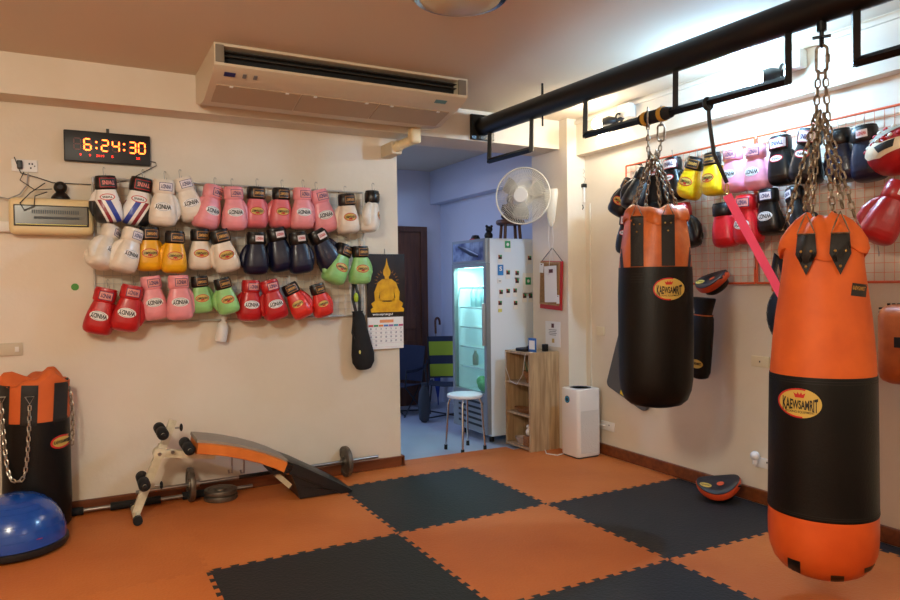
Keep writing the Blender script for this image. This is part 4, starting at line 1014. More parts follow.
mags = [(500, 257, 'top left'), (535.5-.5, 258, 'top right'), (508, 272.5, 'beside the blue sticker'), (517, 273, 'right of the pair by the blue sticker'), (517, 281, 'in the middle column, upper'), (515, 290.5, 'in the middle column, lower'),
        (501, 292, 'left of the tilted white note'), (508, 291, 'behind the tilted white note'), (524.5, 296, 'left in the row of three'), (500, 303, 'lowest on the left'), (515.5, 303, 'lowest in the middle'), (529.5, 260-2, 'under the top green sticker')]
mags = [m for m in mags if m[0] < 533]+[(530.5, 296, 'middle in the row of three')]
for px, py, t in mags: stick(px, py, .034, .036, dmag, f'small dark photo magnet on the fridge side, {t}', 'magnet', paper, 'photo magnets on the fridge', .046, .085)
s1 = stick(507.5, 244.5, .055, .060, gmag, 'green and white sticker near the top of the fridge side', 'sticker', paper, None, .07, .10); flat(MB(), ell2d(.028, .03), 0, -.005, .0).obj('white_emblem', paper, s1)
s2 = stick(528, 281, .055, .065, gmag, 'green emblem notice on white paper on the fridge side', 'sticker', paper, None, .11, .20); flat(MB(), ell2d(.028, .03), 0, -.005, .0).obj('white_emblem', paper, s2)
s3 = stick(500.5, 270, .055, .09, bmag, 'blue sticker with a white letter on the fridge side', 'sticker'); flat(MB(), text2d('S', .028, .04), 0, -.005, .012).obj('lettering', paper, s3)
stick(500, 310.5, .035, .028, ymag, 'small yellow note low on the fridge side', 'sticker')
s4 = stick(499.5, 281, .04, .04, paper, 'small white note below the blue sticker', 'sticker'); flat(MB(), rect2d(.025, .006, 1, 1), 0, -.005, 0).obj('printed_line', inkm, s4)
# on top of the fridge
ft = fh-.02
o = tag(empty('round_stand', (1.93, 1.80, ft), (0, 0, 0), 1.2), 'small round dark wooden stand on top of the fridge', 'stand'); dw = wood('dark_wood', (96, 60, 36), (66, 40, 24))
MB().lathe([(.098, .115), (.108, .125), (.108, .14), (.10, .15), (.0, .15)], 28).obj('top', dw, o)
for k in range(4): MB().tube([(.075*math.cos(k*PI/2+.5), .075*math.sin(k*PI/2+.5), .12), (.085*math.cos(k*PI/2+.5), .085*math.sin(k*PI/2+.5), 0)], .012, 8).obj('leg', dw, o)
sta = mat('dark_bronze', (34, 30, 32), .5)
st_ = tag(empty('seated_statue', (1.93, 1.80, ft+.18), (0, 0, rad(-45)), 1.15), 'dark seated statue on the round stand above the fridge', 'statue')
me_ = MB(); me_.ball((0, 0, .03), .075, .055, .032).ball((0, .005, .09), .045, .034, .055).ball((0, 0, .165), .028, .03, .036).ball((0, 0, .205), .013, .013, .014)
for s_ in (-1, 1): me_.tube([(s_*.045, .0, .125), (s_*.058, -.01, .08), (s_*.02, -.045, .06)], [.017, .015, .012], 8)
me = remesh(me_, .005, 3); me.materials.append(sta); add('figure', me, st_)
o = tag(empty('black_figurine', (1.70, 1.80, ft)), 'small black figurine on the fridge beside the round stand', 'figurine')
me_ = MB().ball((0, 0, .035), .04, .035, .036).ball((0, -.01, .09), .033, .03, .03).ball((-.025, -.01, .118), .013).ball((.025, -.01, .118), .013).ball((0, -.035, .085), .015)
me = remesh(me_, .004, 3); me.materials.append(blackp); add('figure', me, o)
o = tag(empty('red_helmet_toy', (1.64, 1.93, ft)), 'small black and red domed object on the left of the fridge top', 'toy'); MB().lathe([(.04, 0), (.042, .02), (.03, .045), (.0, .05)], 20).obj('dome', blackp, o); MB().box(-.045, .0, -.03, .03, .0, .014, bev=.004).obj('red_band', redm, o)

# ================================================================== STOOL
stl = tag(empty('round_stool', (1.30, 1.555, -.02)), 'white round stool with chrome legs in the doorway before the fridge', 'stool')
MB().lathe([(.0, .438), (.135, .440), (.147, .447), (.150, .458), (.146, .468), (.13, .473), (.0, .475)], 40).obj('seat', mat('stool_white', (228, 232, 238), .35), stl)
for k in range(4):
    a = rad(45+90*k+8); lg = MB().tube([(.09*math.cos(a), .09*math.sin(a), .44), (.125*math.cos(a), .125*math.sin(a), .425), (.14*math.cos(a), .14*math.sin(a), .39), (.165*math.cos(a), .165*math.sin(a), .02)], .010, 10).obj('leg', chrome, stl)
    MB().cyl((.165*math.cos(a), .165*math.sin(a), 0), (.164*math.cos(a), .164*math.sin(a), .04), .014, 10).obj('rubber_foot', rubber, lg)

# ================================================================== BACK ROOM
dwm = wood('dark_door_wood', (104, 62, 38), (78, 44, 26), 5)
d1 = struct(empty('door_1', (1.15, 3.78, -.02)))
MB().box(.07, .81, -.045, -.005, 0, 1.99).obj('door_leaf', dwm, d1, False)
for z0, z1 in ((.12, .75), (.88, 1.85)):
    for x0 in (.15, .48): MB().box(x0, x0+.26, -.055, -.045, z0, z1, bev=.01).obj('door_panel', dwm, d1, False)
fm_ = wood('door_frame_wood', (92, 52, 32), (70, 38, 22), 5)
MB().box(0, .07, -.07, 0, 0, 2.05).box(.81, .89, -.07, 0, 0, 2.05).box(.07, .81, -.07, 0, 1.99, 2.05).obj('door_frame', fm_, d1, False)
um = tag(empty('umbrella', (2.10, 3.60, -.02), (rad(-3), rad(2), .5)), 'folded blue umbrella with brown hook handle leaning in the back room', 'umbrella')
MB().lathe([(.006, .0), (.008, .08), (.035, .25), (.045, .5), (.030, .74), (.014, .78)], 16).obj('canopy', mat('blue_nylon', (38, 62, 150), .6), um)
MB().cyl((0, 0, .7), (0, 0, .92), .006, 8).obj('shaft', steel, um)
MB().tube([(0, 0, .82), (0, 0, .95)]+[(.045-.045*math.cos(a), 0, .95+.05*math.sin(a)) for a in [PI*k/8 for k in range(1, 9)]]+[(.09, 0, .92)], .013, 10).obj('handle', wood('handle_wood', (110, 62, 34), (84, 46, 26)), um)
navyf = mat('navy_fabric', (34, 42, 66), .8); limef = mat('lime_fabric', (150, 172, 36), .7); tubem = mat('dark_tube', (30, 32, 38), .45)
def camp_chair(loc, rz, label, lime):
    c = tag(empty('camping_chair', loc, (0, 0, rz)), label, 'folding chair')
    for s_ in (-1, 1):
        MB().tube([(s_*.25, -.22, 0), (s_*.22, .22, .40)], .010, 8).obj('leg', tubem, c)
        MB().tube([(s_*.25, .24, 0), (s_*.25, -.20, .40)], .010, 8).obj('leg', tubem, c)
        MB().tube([(s_*.25, .20, .36), (s_*.27, .27, .90)], .010, 8).obj('back_pole', tubem, c)
        MB().tube([(s_*.25, -.20, .38), (s_*.28, -.20, .60)], .010, 8).obj('arm_pole', tubem, c)
        MB().tube([(s_*.28, -.22, .60), (s_*.28, .0, .59), (s_*.28, .24, .62)], .022, 8, flat=.3).obj('armrest', navyf, c)
    MB().tube([(-.25, -.22, .03), (.25, .24, .03)], .009, 8).tube([(.25, -.22, .03), (-.25, .24, .03)], .009, 8).obj('cross_brace', tubem, c)
    R = [[Vector((x, y, .40-.04*math.cos(x*6)*math.cos(y*5)+d)) for x, d in [(-.25+.05*i, 0) for i in range(11)]+[(.25-.05*i, -.006) for i in range(11)]] for y in [-.2+.05*k for k in range(9)]]
    MB().rings(R).obj('seat', navyf, c)
    mb = MB(); R = []
    for k in range(13):
        z = .42+.04*k; y = .21+.06*k/12
        R.append([Vector((x, y+.03*math.cos(x*6)+d, z)) for x, d in [(-.26+.052*i, 0) for i in range(11)]+[(.26-.052*i, .006) for i in range(11)]])
    bk_ = mb.rings(R).obj('backrest', navyf, c)
    if lime:
        for z0, z1 in ((.44, .58), (.68, .84)):
            MB().rings([[Vector((x, .212+.06*(z-.42)/.48+.03*math.cos(x*6)+d, z)) for x, d in [(-.262+.0524*i, -.006) for i in range(11)]+[(.262-.0524*i, .010) for i in range(11)]] for z in (z0, (z0+z1)/2, z1)]).obj('lime_panel', limef, bk_)
    return c
limec = camp_chair((1.86, 2.88, -.02), rad(-30), 'navy camping chair with lime green backrest panels behind the fridge', True)
limec.scale = (.85, .85, .92)
lowc = camp_chair((1.50, 3.36, -.02), rad(-60), 'dark navy camping chair in front of the brown door', False); lowc.scale = (.78, .78, .80)
sk = MB().rings([sell(0, 0, z, rx, ry, 2.2) for z, rx, ry in ((0, .03, .03), (.03, .07, .05), (.15, .09, .06), (.28, .07, .05), (.33, .03, .03), (.36, .04, .04))]).obj('fabric_bag', mat('grey_green_fabric', (58, 66, 76), .8), None, loc=(1.60, 2.92, .14)); sk.scale = (.75, .75, 1.1)
tag(sk, 'grey fabric bag hanging between the two camping chairs', 'bag')
sk.location = (1.52, 2.78, -.02)
plate('light_switch', 'R', Vector((2.25, 3.35, 1.12)), .09, .075, 'white switch plate on the blue-lit wall of the back room', [], None, 'switch')

# ================================================================== AIR CONDITIONER, CEILING LIGHT
ac = tag(empty('air_conditioner', (-.85, 0, 0)), 'large cream ceiling air conditioner with dark outlet slot above the left wall', 'air conditioner')
acm = mat('ac_cream', (208, 194, 168), .4)
prof = [(1.10, 2.505), (.98, 2.47), (.86, 2.455), (.80, 2.455), (.55, 2.515), (.46, 2.545), (.435, 2.56), (.43, 2.575), (.43, 2.678), (1.10, 2.678)]
# body open in front for the outlet: side profile swept in x
def acsec(x0, x1, pr): return MB().prism(pr, x0, x1, axis='x')
body = [(y, z) for y, z in prof]
rec = [(1.10, 2.505), (.98, 2.47), (.86, 2.455), (.80, 2.455), (.55, 2.515), (.46, 2.545), (.435, 2.56), (.43, 2.572), (.50, 2.575), (.52, 2.66), (.43, 2.663), (.43, 2.678), (1.10, 2.678)]
mb = MB(); mb.prism(body, 0, .05, axis='x'); mb.prism(body, 1.50, 1.565, axis='x'); mb.prism(rec, .05, 1.50, axis='x'); mb.obj('casing', acm, ac, angle=25)
MB().box(.052, 1.498, .495, .515, 2.575, 2.662).obj('outlet_recess', mat('outlet_black', (10, 10, 10), .7), ac, False)
MB().box(.055, 1.495, .45, .485, 2.615, 2.619).box(.055, 1.495, .445, .485, 2.640, 2.643).obj('air_louvre', mat('louvre_dark', (52, 46, 40), .5), ac, False)
for x0, x1 in ((.006, .052), (1.498, 1.553)): MB().box(x0, x1, .425, .44, 2.574, 2.668, bev=.003).obj('end_cap', mat('ac_grey', (120, 110, 96), .5), ac)
for x0, x1 in ((.04, .52), (.53, 1.02), (1.03, 1.52)):
    M_ = Matrix.Translation((0, 0, 0))
    g = MB().prism([(.80, 2.450), (.60, 2.498), (.60, 2.503), (.80, 2.456)], x0, x1, axis='x').obj('intake_grille', mat('ac_beige', (176, 154, 126), .5), ac, False)
    for x in (x0+.08, x1-.08): MB().box(x-.01, x+.01, .60, .615, 2.492, 2.500).obj('latch', whitep, g, False)
def tilt_text(t, x, w, par, m):
    v, f = text2d(t, w); n = Vector((0, .545-.46, 0))
    mb = MB(); mb.add([(x+a, .50-b*.95, 2.529+b*.28-.0022) for a, b in v], f); return mb.obj('lettering', m, par)
for x, w, m in ((.09, .06, navyink), (.17, .02, mat('grey_ink')), (.23, .02, mat('grey_ink'))): MB().prism([(.475, 2.5375), (.505, 2.525), (.505, 2.523), (.475, 2.5355)], x-w/2, x+w/2, axis='x').obj('sticker', m, ac, False)
MB().prism([(.475, 2.5375), (.505, 2.525), (.505, 2.523), (.475, 2.5355)], 1.36, 1.44, axis='x').obj('sticker', mat('sticker_teal', (90, 130, 130), .4), ac, False)
dp_ = tag(empty('drain_duct', (.60, 1.0, 2.40)), 'cream pipe duct elbow under the right end of the air conditioner', 'duct')
cdm = mat('duct_cream', (224, 204, 160), .5)
MB().box(-.04, .04, -.045, .035, -.04, .075, bev=.02).obj('elbow_cover', cdm, dp_)
MB().tube([(0, 0, -.01), (-.05, .06, -.03), (-.10, .12, -.06)], .034, 12).obj('pipe', cdm, dp_)
MB().cyl((-.07, .085, -.04), (-.085, .10, -.048), .040, 14).obj('collar', cdm, dp_)
MB().box(-.13, -.05, .10, .30, -.10, -.01, bev=.006).obj('wall_cover', mat('cover_beige', (206, 190, 160), .6), dp_)
cl = tag(empty('ceiling_light', (.0, -.76, CZ)), 'round frosted ceiling light with chrome rim at the top edge', 'ceiling light')
MB().lathe([(.20, 0), (.225, -.012), (.228, -.035), (.205, -.055), (.185, -.05), (.18, -.02)], 56).obj('chrome_rim', chrome, cl)
MB().lathe([(.19, -.04), (.175, -.065), (.12, -.085), (.06, -.093), (.0, -.095)], 48).obj('glass_dome', mat('frosted_glass', (196, 180, 140), .35, coat=.3), cl)

# ================================================================== LEFT WALL THINGS
# digital clock
ckc = (aY(63, 129, LY-.04)+aY(151, 166, LY-.04))/2
ck = tag(empty('digital_clock', (ckc.x, LY, ckc.z)), 'black digital wall clock with glowing red digits', 'clock')
cw, chh = .475, .185
MB().box(-cw/2, cw/2, -.042, -.002, -chh/2, chh/2, bev=.006).obj('case', blackp, ck)
MB().box(-.008, .008, -.012, 0, chh/2, chh/2+.03).obj('hanger', blackp, ck)
def seg(mb, x, z, w, h, on, t=.0075):
    S_ = {'a': (0, h/2, 1), 'g': (0, 0, 1), 'd': (0, -h/2, 1), 'f': (-w/2, h/4, 0), 'b': (w/2, h/4, 0), 'e': (-w/2, -h/4, 0), 'c': (w/2, -h/4, 0)}
    for k in on:
        cx_, cz_, hz = S_[k]; L = (w if hz else h/2)*.86
        pts = [(-L/2, 0), (-L/2+t/2, t/2), (L/2-t/2, t/2), (L/2, 0), (L/2-t/2, -t/2), (-L/2+t/2, -t/2)]
        if not hz: pts = [(b, a) for a, b in pts]
        mb.prism([(x+cx_+a, z+cz_+b) for a, b in pts], -.0445, -.042)
D7 = {'0': 'abcdef', '1': 'bc', '2': 'abged', '3': 'abgcd', '4': 'fgbc', '5': 'afgcd', '6': 'afgecd', '7': 'abc', '8': 'abcdefg', '9': 'abcdfg'}
xs = [-.166, -.112, -.018, .042, .135, .188]; ds_ = ' 62430'
ledr = mat('led_red', (255, 60, 20), .4, emit=(255, 96, 34), estr=7.0); ledo = mat('led_off', (92, 40, 34), .4)
for x, d in zip(xs, ds_):
    lit = D7.get(d, '')
    if lit: m_ = MB(); seg(m_, x, .012, .036, .066, lit); dg_ = m_.obj('lit_digit', ledr, ck, False)
    m_ = MB(); seg(m_, x, .012, .036, .066, [k for k in 'abcdefg' if k not in lit])
    if m_.v: m_.obj('unlit_segments', ledo, dg_ if lit else ck, False)
for x in (-.064, .088):
    m_ = MB()
    for z in (.030, -.006): m_.box(x-.005, x+.005, -.0445, -.042, z-.005, z+.005)
    m_.obj('colon', ledr, ck, False)
sm_ = MB()
for x, t in ((-.150, '9'), (-.100, '9'), (-.045, '2019'), (.022, '5'), (.165, '28')):
    w = .011*len(t); flat(sm_, text2d(t, w, .014, .0), x, -.0435, -.052)
sm_.obj('date_digits', mat('led_red_small', (255, 50, 30), .4, emit=(255, 40, 24), estr=2.5), ck, False)
q = MB().tube([(cw/2-.01, -.02, -.06), (cw/2+.03, -.02, -.065), (cw/2+.035, -.02, -.085), (.10, -.015, -.19), (-.05, -.012, -.225), (-.3, -.012, -.225), (-.38, -.02, -.20), (-.46, -.03, -.18), (-.49, -.03, -.09)], .0028, 6).obj('power_cord', blackp, ck)
# air curtain / old heater unit
ah = tag(empty('wall_unit', (-1.645, LY, 1.785)), 'cream rectangular wall heater unit with dark glass window below the socket', 'wall unit')
MB().box(-.215, .215, -.12, 0, -.105, .105, bev=.03).obj('housing', mat('unit_cream', (226, 206, 158), .45), ah)
MB().box(-.190, .190, -.126, -.115, -.060, .062, bev=.006).obj('window_frame', mat('window_dark', (50, 46, 40), .4), ah)
MB().box(-.182, .182, -.128, -.124, -.052, .055).obj('window_panel', mat('window_grey', (98, 94, 80), .25), ah, False)
mb = MB()
for k in range(22): mb.box(-.10+k*.011, -.094+k*.011, -.1295, -.128, .012, .034)
mb.box(-.09, .14, -.1295, -.128, -.018, -.004).obj('control_marks', mat('dark_mark', (44, 44, 44), .5), ah, False)
MB().box(-.178, .178, -.1295, -.1275, -.052, -.048).obj('yellow_line', ymag, ah, False)
o = tag(empty('cable_trunking', (-2.3, LY, 1.725)), 'pale cable trunking entering the cream wall unit from the left', 'trunking'); MB().box(0, .44, -.05, 0, -.03, .03, bev=.004).obj('duct', whitep, o)
wc = tag(empty('security_camera', (-1.60, 1.25, 1.89)), 'small black round camera on top of the cream wall unit', 'camera')
MB().lathe([(.05, 0), (.05, .012), (.038, .03), (.022, .045)], 22).obj('base', blackp, wc)
MB().ball((0, 0, .072), .036, n=24, m=14).obj('head', blackp, wc); MB().cyl((0, -.03, .072), (0, -.038, .072), .014, 16).obj('lens', mat('lens_glass', (30, 30, 40), .1), wc)
o = MB().tube([aY(24, 172, 1.28), aY(20, 180, 1.27), aY(35, 190, 1.25), aY(52, 189, 1.24)], .0028, 6).obj('black_cable', blackp); tag(o, 'thin black cable from the socket to the small black camera', 'cable')
o = MB().tube([aY(28, 173, 1.28), aY(27, 185, 1.27), aY(20, 194, 1.26), aY(8, 199, 1.25), aY(-4, 196, 1.28)], .004, 6).obj('grey_cable', mat('grey_cable', (150, 146, 138), .5)); tag(o, 'grey cable from the socket to the left above the wall unit', 'cable')
o = MB().tube([aY(45, 183, 1.27), aY(30, 193, 1.24), aY(20, 203, 1.16), aY(24, 210, 1.16), aY(34, 206, 1.16), aY(35, 196, 1.2), aY(47, 192, 1.24)], .003, 6).obj('black_cable', blackp); tag(o, 'loose black cable looping over the front of the cream wall unit', 'cable')
o = MB().cyl((0, 0, 0), (0, -.004, 0), .021, 28).obj('green_dot', mat('green_dot', (76, 150, 60), .6), None, loc=aY(75, 287, LY)); tag(o, 'round green sticker dot on the left wall', 'sticker')
# spray bottle
sp = tag(empty('spray_bottle', aY(223, 325, LY-.06), (0, rad(10), 0)), 'small white squeeze bottle hanging upside below the green gloves', 'bottle')
sp['label'] = 'small white squeeze bottle hanging below the small green gloves'
MB().lathe([(.0, -.11), (.034, -.108), (.038, -.098), (.038, -.01), (.030, .012), (.014, .025), (.013, .035)], 22).obj('bottle', whitep, sp)
MB().lathe([(.017, .035), (.017, .055), (.008, .065), (.005, .11), (.0, .112)], 16).obj('nozzle', whitep, sp)
# calendar
cpy = 1.285
c0, c1_ = aY(365, 256, cpy), aY(404, 318, cpy)
cal = tag(empty('wall_calendar', (.49, cpy, 1.20)), 'wall calendar with a golden seated statue picture by the doorway', 'calendar')
pz0, pz1 = 1.125-1.20, 1.585-1.20; hw = .152
MB().box(-hw, hw, -.002, .002, pz0, pz1).obj('picture', mat('dark_picture', (44, 28, 18), .35, c2=(20, 14, 10), vscale=7), cal, False)
gd = mat('golden_figure', (232, 178, 30), .35, c2=(206, 146, 20), vscale=18); gd2 = mat('golden_shade', (150, 92, 14), .4)
def S2(pts): return [(x*.3/100-.15+.0, z*.46/150+pz0) for x, z in pts]
halo = MB()
for k in range(13):
    a = rad(-5+k*190/12); x, z = 52+34*math.cos(a), 84+34*math.sin(a); halo.prism(S2([(52+26*math.cos(a-.06), 84+26*math.sin(a-.06)), (x, z), (52+26*math.cos(a+.06), 84+26*math.sin(a+.06))]), -.0028, -.002)
halo.obj('halo_rays', gd2, cal, False)
fig = MB()
fig.prism(S2([(10, 12), (96, 12), (98, 19), (90, 25), (16, 25), (8, 19)]), -.0035, -.002)
fig.prism(S2([(14, 25), (92, 25), (95, 33), (84, 41), (60, 37), (44, 37), (22, 41), (10, 33)]), -.0040, -.002)
fig.prism(S2([(32, 40), (72, 40), (70, 60), (76, 84), (64, 92), (40, 92), (28, 84), (34, 60)]), -.0045, -.002)
fig.prism(S2([(28, 84), (34, 66), (30, 46), (40, 40), (36, 36), (20, 40), (18, 60)]), -.0045, -.002)
fig.prism(S2([(76, 84), (70, 66), (74, 46), (64, 40), (68, 36), (84, 40), (86, 60)]), -.0045, -.002)
fig.prism(S2([(46, 90), (58, 90), (57, 98), (47, 98)]), -.0045, -.002)
fig.prism(S2([(52+10*math.cos(2*PI*k/20), 108+12*math.sin(2*PI*k/20)) for k in range(20)]), -.0050, -.002)
fig.prism(S2([(45, 117), (59, 117), (55, 126), (52, 142), (49, 126)]), -.0050, -.002)
fig.obj('golden_figure', gd, cal, False)
mb = MB()
for k in range(9): pass
flat(mb, text2d('พระพุทธรูป', .16, .020), -.03, -.0036, pz0+.020)
mb.obj('white_lettering', paper, cal, False)
pg = MB().box(-.15, .135, -.003, .001, pz0-.235, pz0).obj('date_page', paper, cal, False)
cols = [(200, 60, 60), (60, 150, 90), (220, 130, 60), (70, 120, 190), (150, 90, 160), (60, 150, 170), (190, 80, 120)]
flat(MB(), rect2d(.11, .022, 1, 1), 0, -.0038, pz0-.030).obj('page_title', mat('title_orange', (226, 150, 100), .6), pg, False)
for k, c in enumerate(cols): flat(MB(), rect2d(.036, .014, 1, 1), -.126+k*.040, -.0038, pz0-.062).obj('day_header', mat(f'header_{k}', c, .6), pg, False)
mb = MB(); n_ = 0
for r in range(5):
    for k in range(7):
        n_ += 1
        if n_ <= 30: flat(mb, text2d(str(n_), .014 if n_ > 9 else .008, .014), -.126+k*.040, -.0038, pz0-.085-r*.030)
mb.obj('date_numbers', mat('blue_grey_ink', (80, 80, 120), .6), pg, False)
mb = MB()
for r in range(6): flat(mb, rect2d(.28, .0012, 1, 1), -.006, -.0036, pz0-.071-r*.030)
mb.obj('ruled_lines', mat('pink_line', (190, 150, 170), .6), pg, False)
MB().box(-hw, hw, -.004, .004, pz1-.004, pz1+.006).obj('top_binding', blackp, cal)
MB().tube([(-.01, 0, pz1), (-.01, -.005, pz1+.045)], .003, 6).obj('wall_nail', steel, cal)
# black pouch
pc = tag(empty('drawstring_bag', aY(362, 340, LY-.07), (0, rad(-3), 0)), 'black drawstring pouch hanging below the green gloves beside the calendar', 'pouch')
MB().rings([sell(cx_, 0, z, rx, ry, 2.3) for cx_, z, rx, ry in ((0, -.215, .03, .02), (0, -.205, .055, .035), (0, -.16, .082, .045), (0, -.10, .085, .045), (-.005, -.02, .072, .04), (-.01, .08, .056, .03), (-.015, .17, .045, .026), (-.02, .20, .038, .02), (-.02, .21, .044, .022))]).obj('pouch', mat('black_fabric', (18, 18, 19), .85, bump=.3, bscale=30), pc)
MB().tube([(-.03, 0, .19), (-.05, .0, .30), (-.03, .02, .42)], .012, 8, flat=.3).tube([(-.005, 0, .19), (.0, .0, .30), (-.02, .02, .42)], .012, 8, flat=.3).obj('strap', blackp, pc)
MB().tube([(-.06, -.02, .17), (-.08, -.02, .06), (-.05, -.02, -.02)], .005, 6).obj('drawstring', blackp, pc)
MB().ball((-.035, -.03, .31), .018, .014, .035, 12, 8).obj('green_cord_lock', mat('lime_plastic', (170, 200, 50), .4), pc)
MB().ball((-.04, -.048, -.08), .008, .004, .014, 10, 6).obj('yellow_mark', ymag, pc)

# ================================================================== BENCH AND WEIGHTS
def BP(px, py, Y=1.0): return aY(px, py, Y)
bn0 = Vector((-1.22, 1.0, 0))
bn = tag(empty('exercise_bench', bn0), 'cream and orange curved sit-up bench with black foam rollers by the left wall', 'exercise bench')
def b(px, py, Y=1.0): return BP(px, py, Y)-bn0
crm = mat('cream_steel', (216, 208, 180), .4, c2=(196, 186, 156), vscale=20); foam = mat('black_foam_roller', (20, 20, 22), .85)
foot = b(136, 508); foot.z = .04; piv = b(159, 453); topb = b(173, 420)
def sqbar(p, q, w=.023, d=.020):
    t = (Vector(q)-Vector(p)).normalized(); y = Vector((0, 1, 0)); x = t.cross(y).normalized()
    return MB().rings([[c+x*w*sx+y*d*sy for sx, sy in ((1, 1), (-1, 1), (-1, -1), (1, -1))] for c in (Vector(p), Vector(q))])
sqbar(foot, b(163, 444)).obj('main_post', crm, bn, angle=30)
sqbar(b(160, 456), topb, .021, .017).obj('upper_post', crm, bn, angle=30)
sqbar(piv, b(215, 455), .022, .018).obj('seat_support', crm, bn, angle=30)
MB().cyl(piv+Vector((0, -.03, 0)), piv+Vector((0, .03, 0)), .035, 20).obj('pivot_plate', crm, bn)
for q in (piv, b(172, 451)): MB().cyl(q+Vector((0, -.04, 0)), q+Vector((0, -.03, 0)), .011, 10).obj('bolt', steel, bn)
ft_ = MB().cyl(foot+Vector((0, -.12, -.014)), foot+Vector((0, .15, -.014)), .022, 14).obj('foot_bar', crm, bn)
for y in (-.14, .13): MB().cyl(foot+Vector((0, y, -.014)), foot+Vector((0, y+.035, -.014)), .026, 14).obj('end_cap', rubber, ft_)
def rollers(c, dx=.0):
    c = Vector(c); ax = MB().cyl(c+Vector((0, -.15, 0)), c+Vector((0, .15, 0)), .012, 10).obj('roller_axle', crm, bn)
    for s_ in (-1, 1):
        y0, y1 = (.015, .13) if s_ > 0 else (-.13, -.015)
        MB().tube([c+Vector((0, y0, 0)), c+Vector((0, y0+.01, 0)), c+Vector((0, y1-.01, 0)), c+Vector((0, y1, 0))], [.026, .033, .033, .026], 22).obj('foam_roller', foam, ax)
    MB().ball(c+Vector((0, -.155, 0)), .015, .008, .015, 10, 6).obj('axle_cap', rubber, ax)
rollers(b(161, 431)); rollers(b(187, 446)); rollers(b(143, 481))
for px, py in ((175, 428), (155, 486)):
    q = b(px, py, .97); kn = MB().cyl(q, q+Vector((.035, 0, 0)), .006, 8).obj('adjusting_screw', steel, bn); MB().ball(q+Vector((.035, 0, 0)), .010, .016, .024, 12, 8).obj('knob', rubber, kn)
# curved board: centreline in side view
cl_ = [(194, 441), (210, 442), (226, 444), (242, 447), (258, 451), (272, 456), (285, 462)]
def board(pts, y0, y1, th, name, m, th1=None):
    P = [b(px, py) for px, py in pts]; R = []
    for i, p in enumerate(P):
        t = (P[min(i+1, len(P)-1)]-P[max(i-1, 0)]).normalized(); n = Vector((t.z*-1, 0, t.x)); 
        if n.z < 0: n = -n
        tt = th+((th1 or th)-th)*i/(len(P)-1)
        c = p
        rr = []
        for a, s_ in ((y0, 0), (y0, 1), (y1, 1), (y1, 0)):
            rr.append(c+Vector((0, a, 0))+n*(tt*(s_-.5)))
        # soften: add mid points
        q = []
        for k in range(4):
            A__, B__ = rr[k], rr[(k+1) % 4]; q += [A__.lerp(B__, .1), A__.lerp(B__, .5), A__.lerp(B__, .9)]
        R.append(q)
    return MB().rings(R).obj(name, m, bn, angle=50)
opad = mat('orange_pad', (222, 124, 48), .45, c2=(206, 108, 38), vscale=10, bump=.15, bscale=25)
board([(x, y+3) for x, y in cl_], -.15, .15, .072, 'seat_pad', opad)
board([(x, y-3.6) for x, y in cl_], -.13, .152, .022, 'pad_top', mat('grey_pad_top', (146, 136, 124), .5))
bl = [(280, 462), (290, 465), (302, 470), (314, 475), (326, 480), (337, 485), (343, 488)]
board(bl, -.15, .16, .09, 'rear_pad', mat('black_cover', (22, 22, 23), .4, bump=.5, bscale=18), .06)
board([(268, 468), (280, 467), (292, 470)], -.13, .13, .03, 'pad_underside', blackp)
MB().prism([(b(284, 464).x, b(284, 466).z), (b(310, 470).x, b(310, 474).z), (b(342, 488).x, b(342, 487).z), (b(341, 492).x, .006), (b(294, 496).x, .006), (b(290, 480).x, b(290, 480).z)], -.14, .14).obj('rear_cover', mat('black_cover'), bn, angle=20)
sqbar(b(276, 474, .93), b(290, 486, .93), .016, .014).obj('rear_leg', crm, bn)
rl = b(297, 490); MB().cyl(Vector((rl.x, -.13, .02)), Vector((rl.x, .13, .02)), .018, 12).obj('rear_foot_bar', crm, bn)
for px in (232, 244): MB().tube([b(px, 452), b(px, 468), b(px, 473), b(px-3, 473), b(px-3.5, 470)], .006, 8).obj('hook', steel, bn)
# barbell
iron = mat('cast_iron', (112, 104, 94), .45, .7, var=.3, vscale=20, bump=.2)
pa, pb_ = Vector((-.915, 1.185, .109)), Vector((.135, 1.225, .109))
bar = tag(empty('barbell', pa), 'steel barbell with two iron plates lying along the left baseboard', 'barbell')
dr_ = (pb_-pa).normalized()
MB().tube([dr_*-.32, dr_*(1.30)], .0125, 12).obj('bar', steel, bar)
MB().tube([dr_*.30, dr_*.62], .0135, 12).obj('grip_sleeve', blackp, bar)
def wplate(mb, c, ax, R_, t):
    ax = Vector(ax).normalized(); M_ = Matrix.Translation(c) @ ax.to_track_quat('Z', 'Y').to_matrix().to_4x4()
    return mb.lathe([(.02, -t*.6), (.035, -t*.6), (.038, -t*.3), (R_*.75, -t*.3), (R_*.80, -t*.5), (R_*.98, -t*.5), (R_, -t*.3), (R_, t*.3), (R_*.98, t*.5), (R_*.80, t*.5), (R_*.75, t*.3), (.038, t*.3), (.035, t*.6), (.02, t*.6)], 40, M_, cap=True)
for d_ in (0, (pb_-pa).length): wplate(MB(), dr_*d_, dr_, .108, .030).obj('weight_plate', iron, bar)
for d_ in (.03, (pb_-pa).length-.035): MB().cyl(dr_*d_, dr_*(d_+.022), .024, 14).obj('collar', steel, bar)
for k in range(2):
    c = aZ(220.5, 496, .012); z = .016+.032*k
    o = wplate(MB(), (0, 0, 0), (0, 0, 1), .105-.003*k, .030).obj('weight_plate', iron, None, loc=(c.x, c.y-.015+.006*k, z)); tag(o, ['iron weight plate lying on the mat, lower of the two stacked', 'iron weight plate lying on top of another on the mat'][k], 'weight plate', 'stacked loose weight plates')
pl = tag(empty('exercise_pole', (-1.62, 1.235, .028)), 'steel pole with black foam sleeves on the mat along the left baseboard', 'pole')
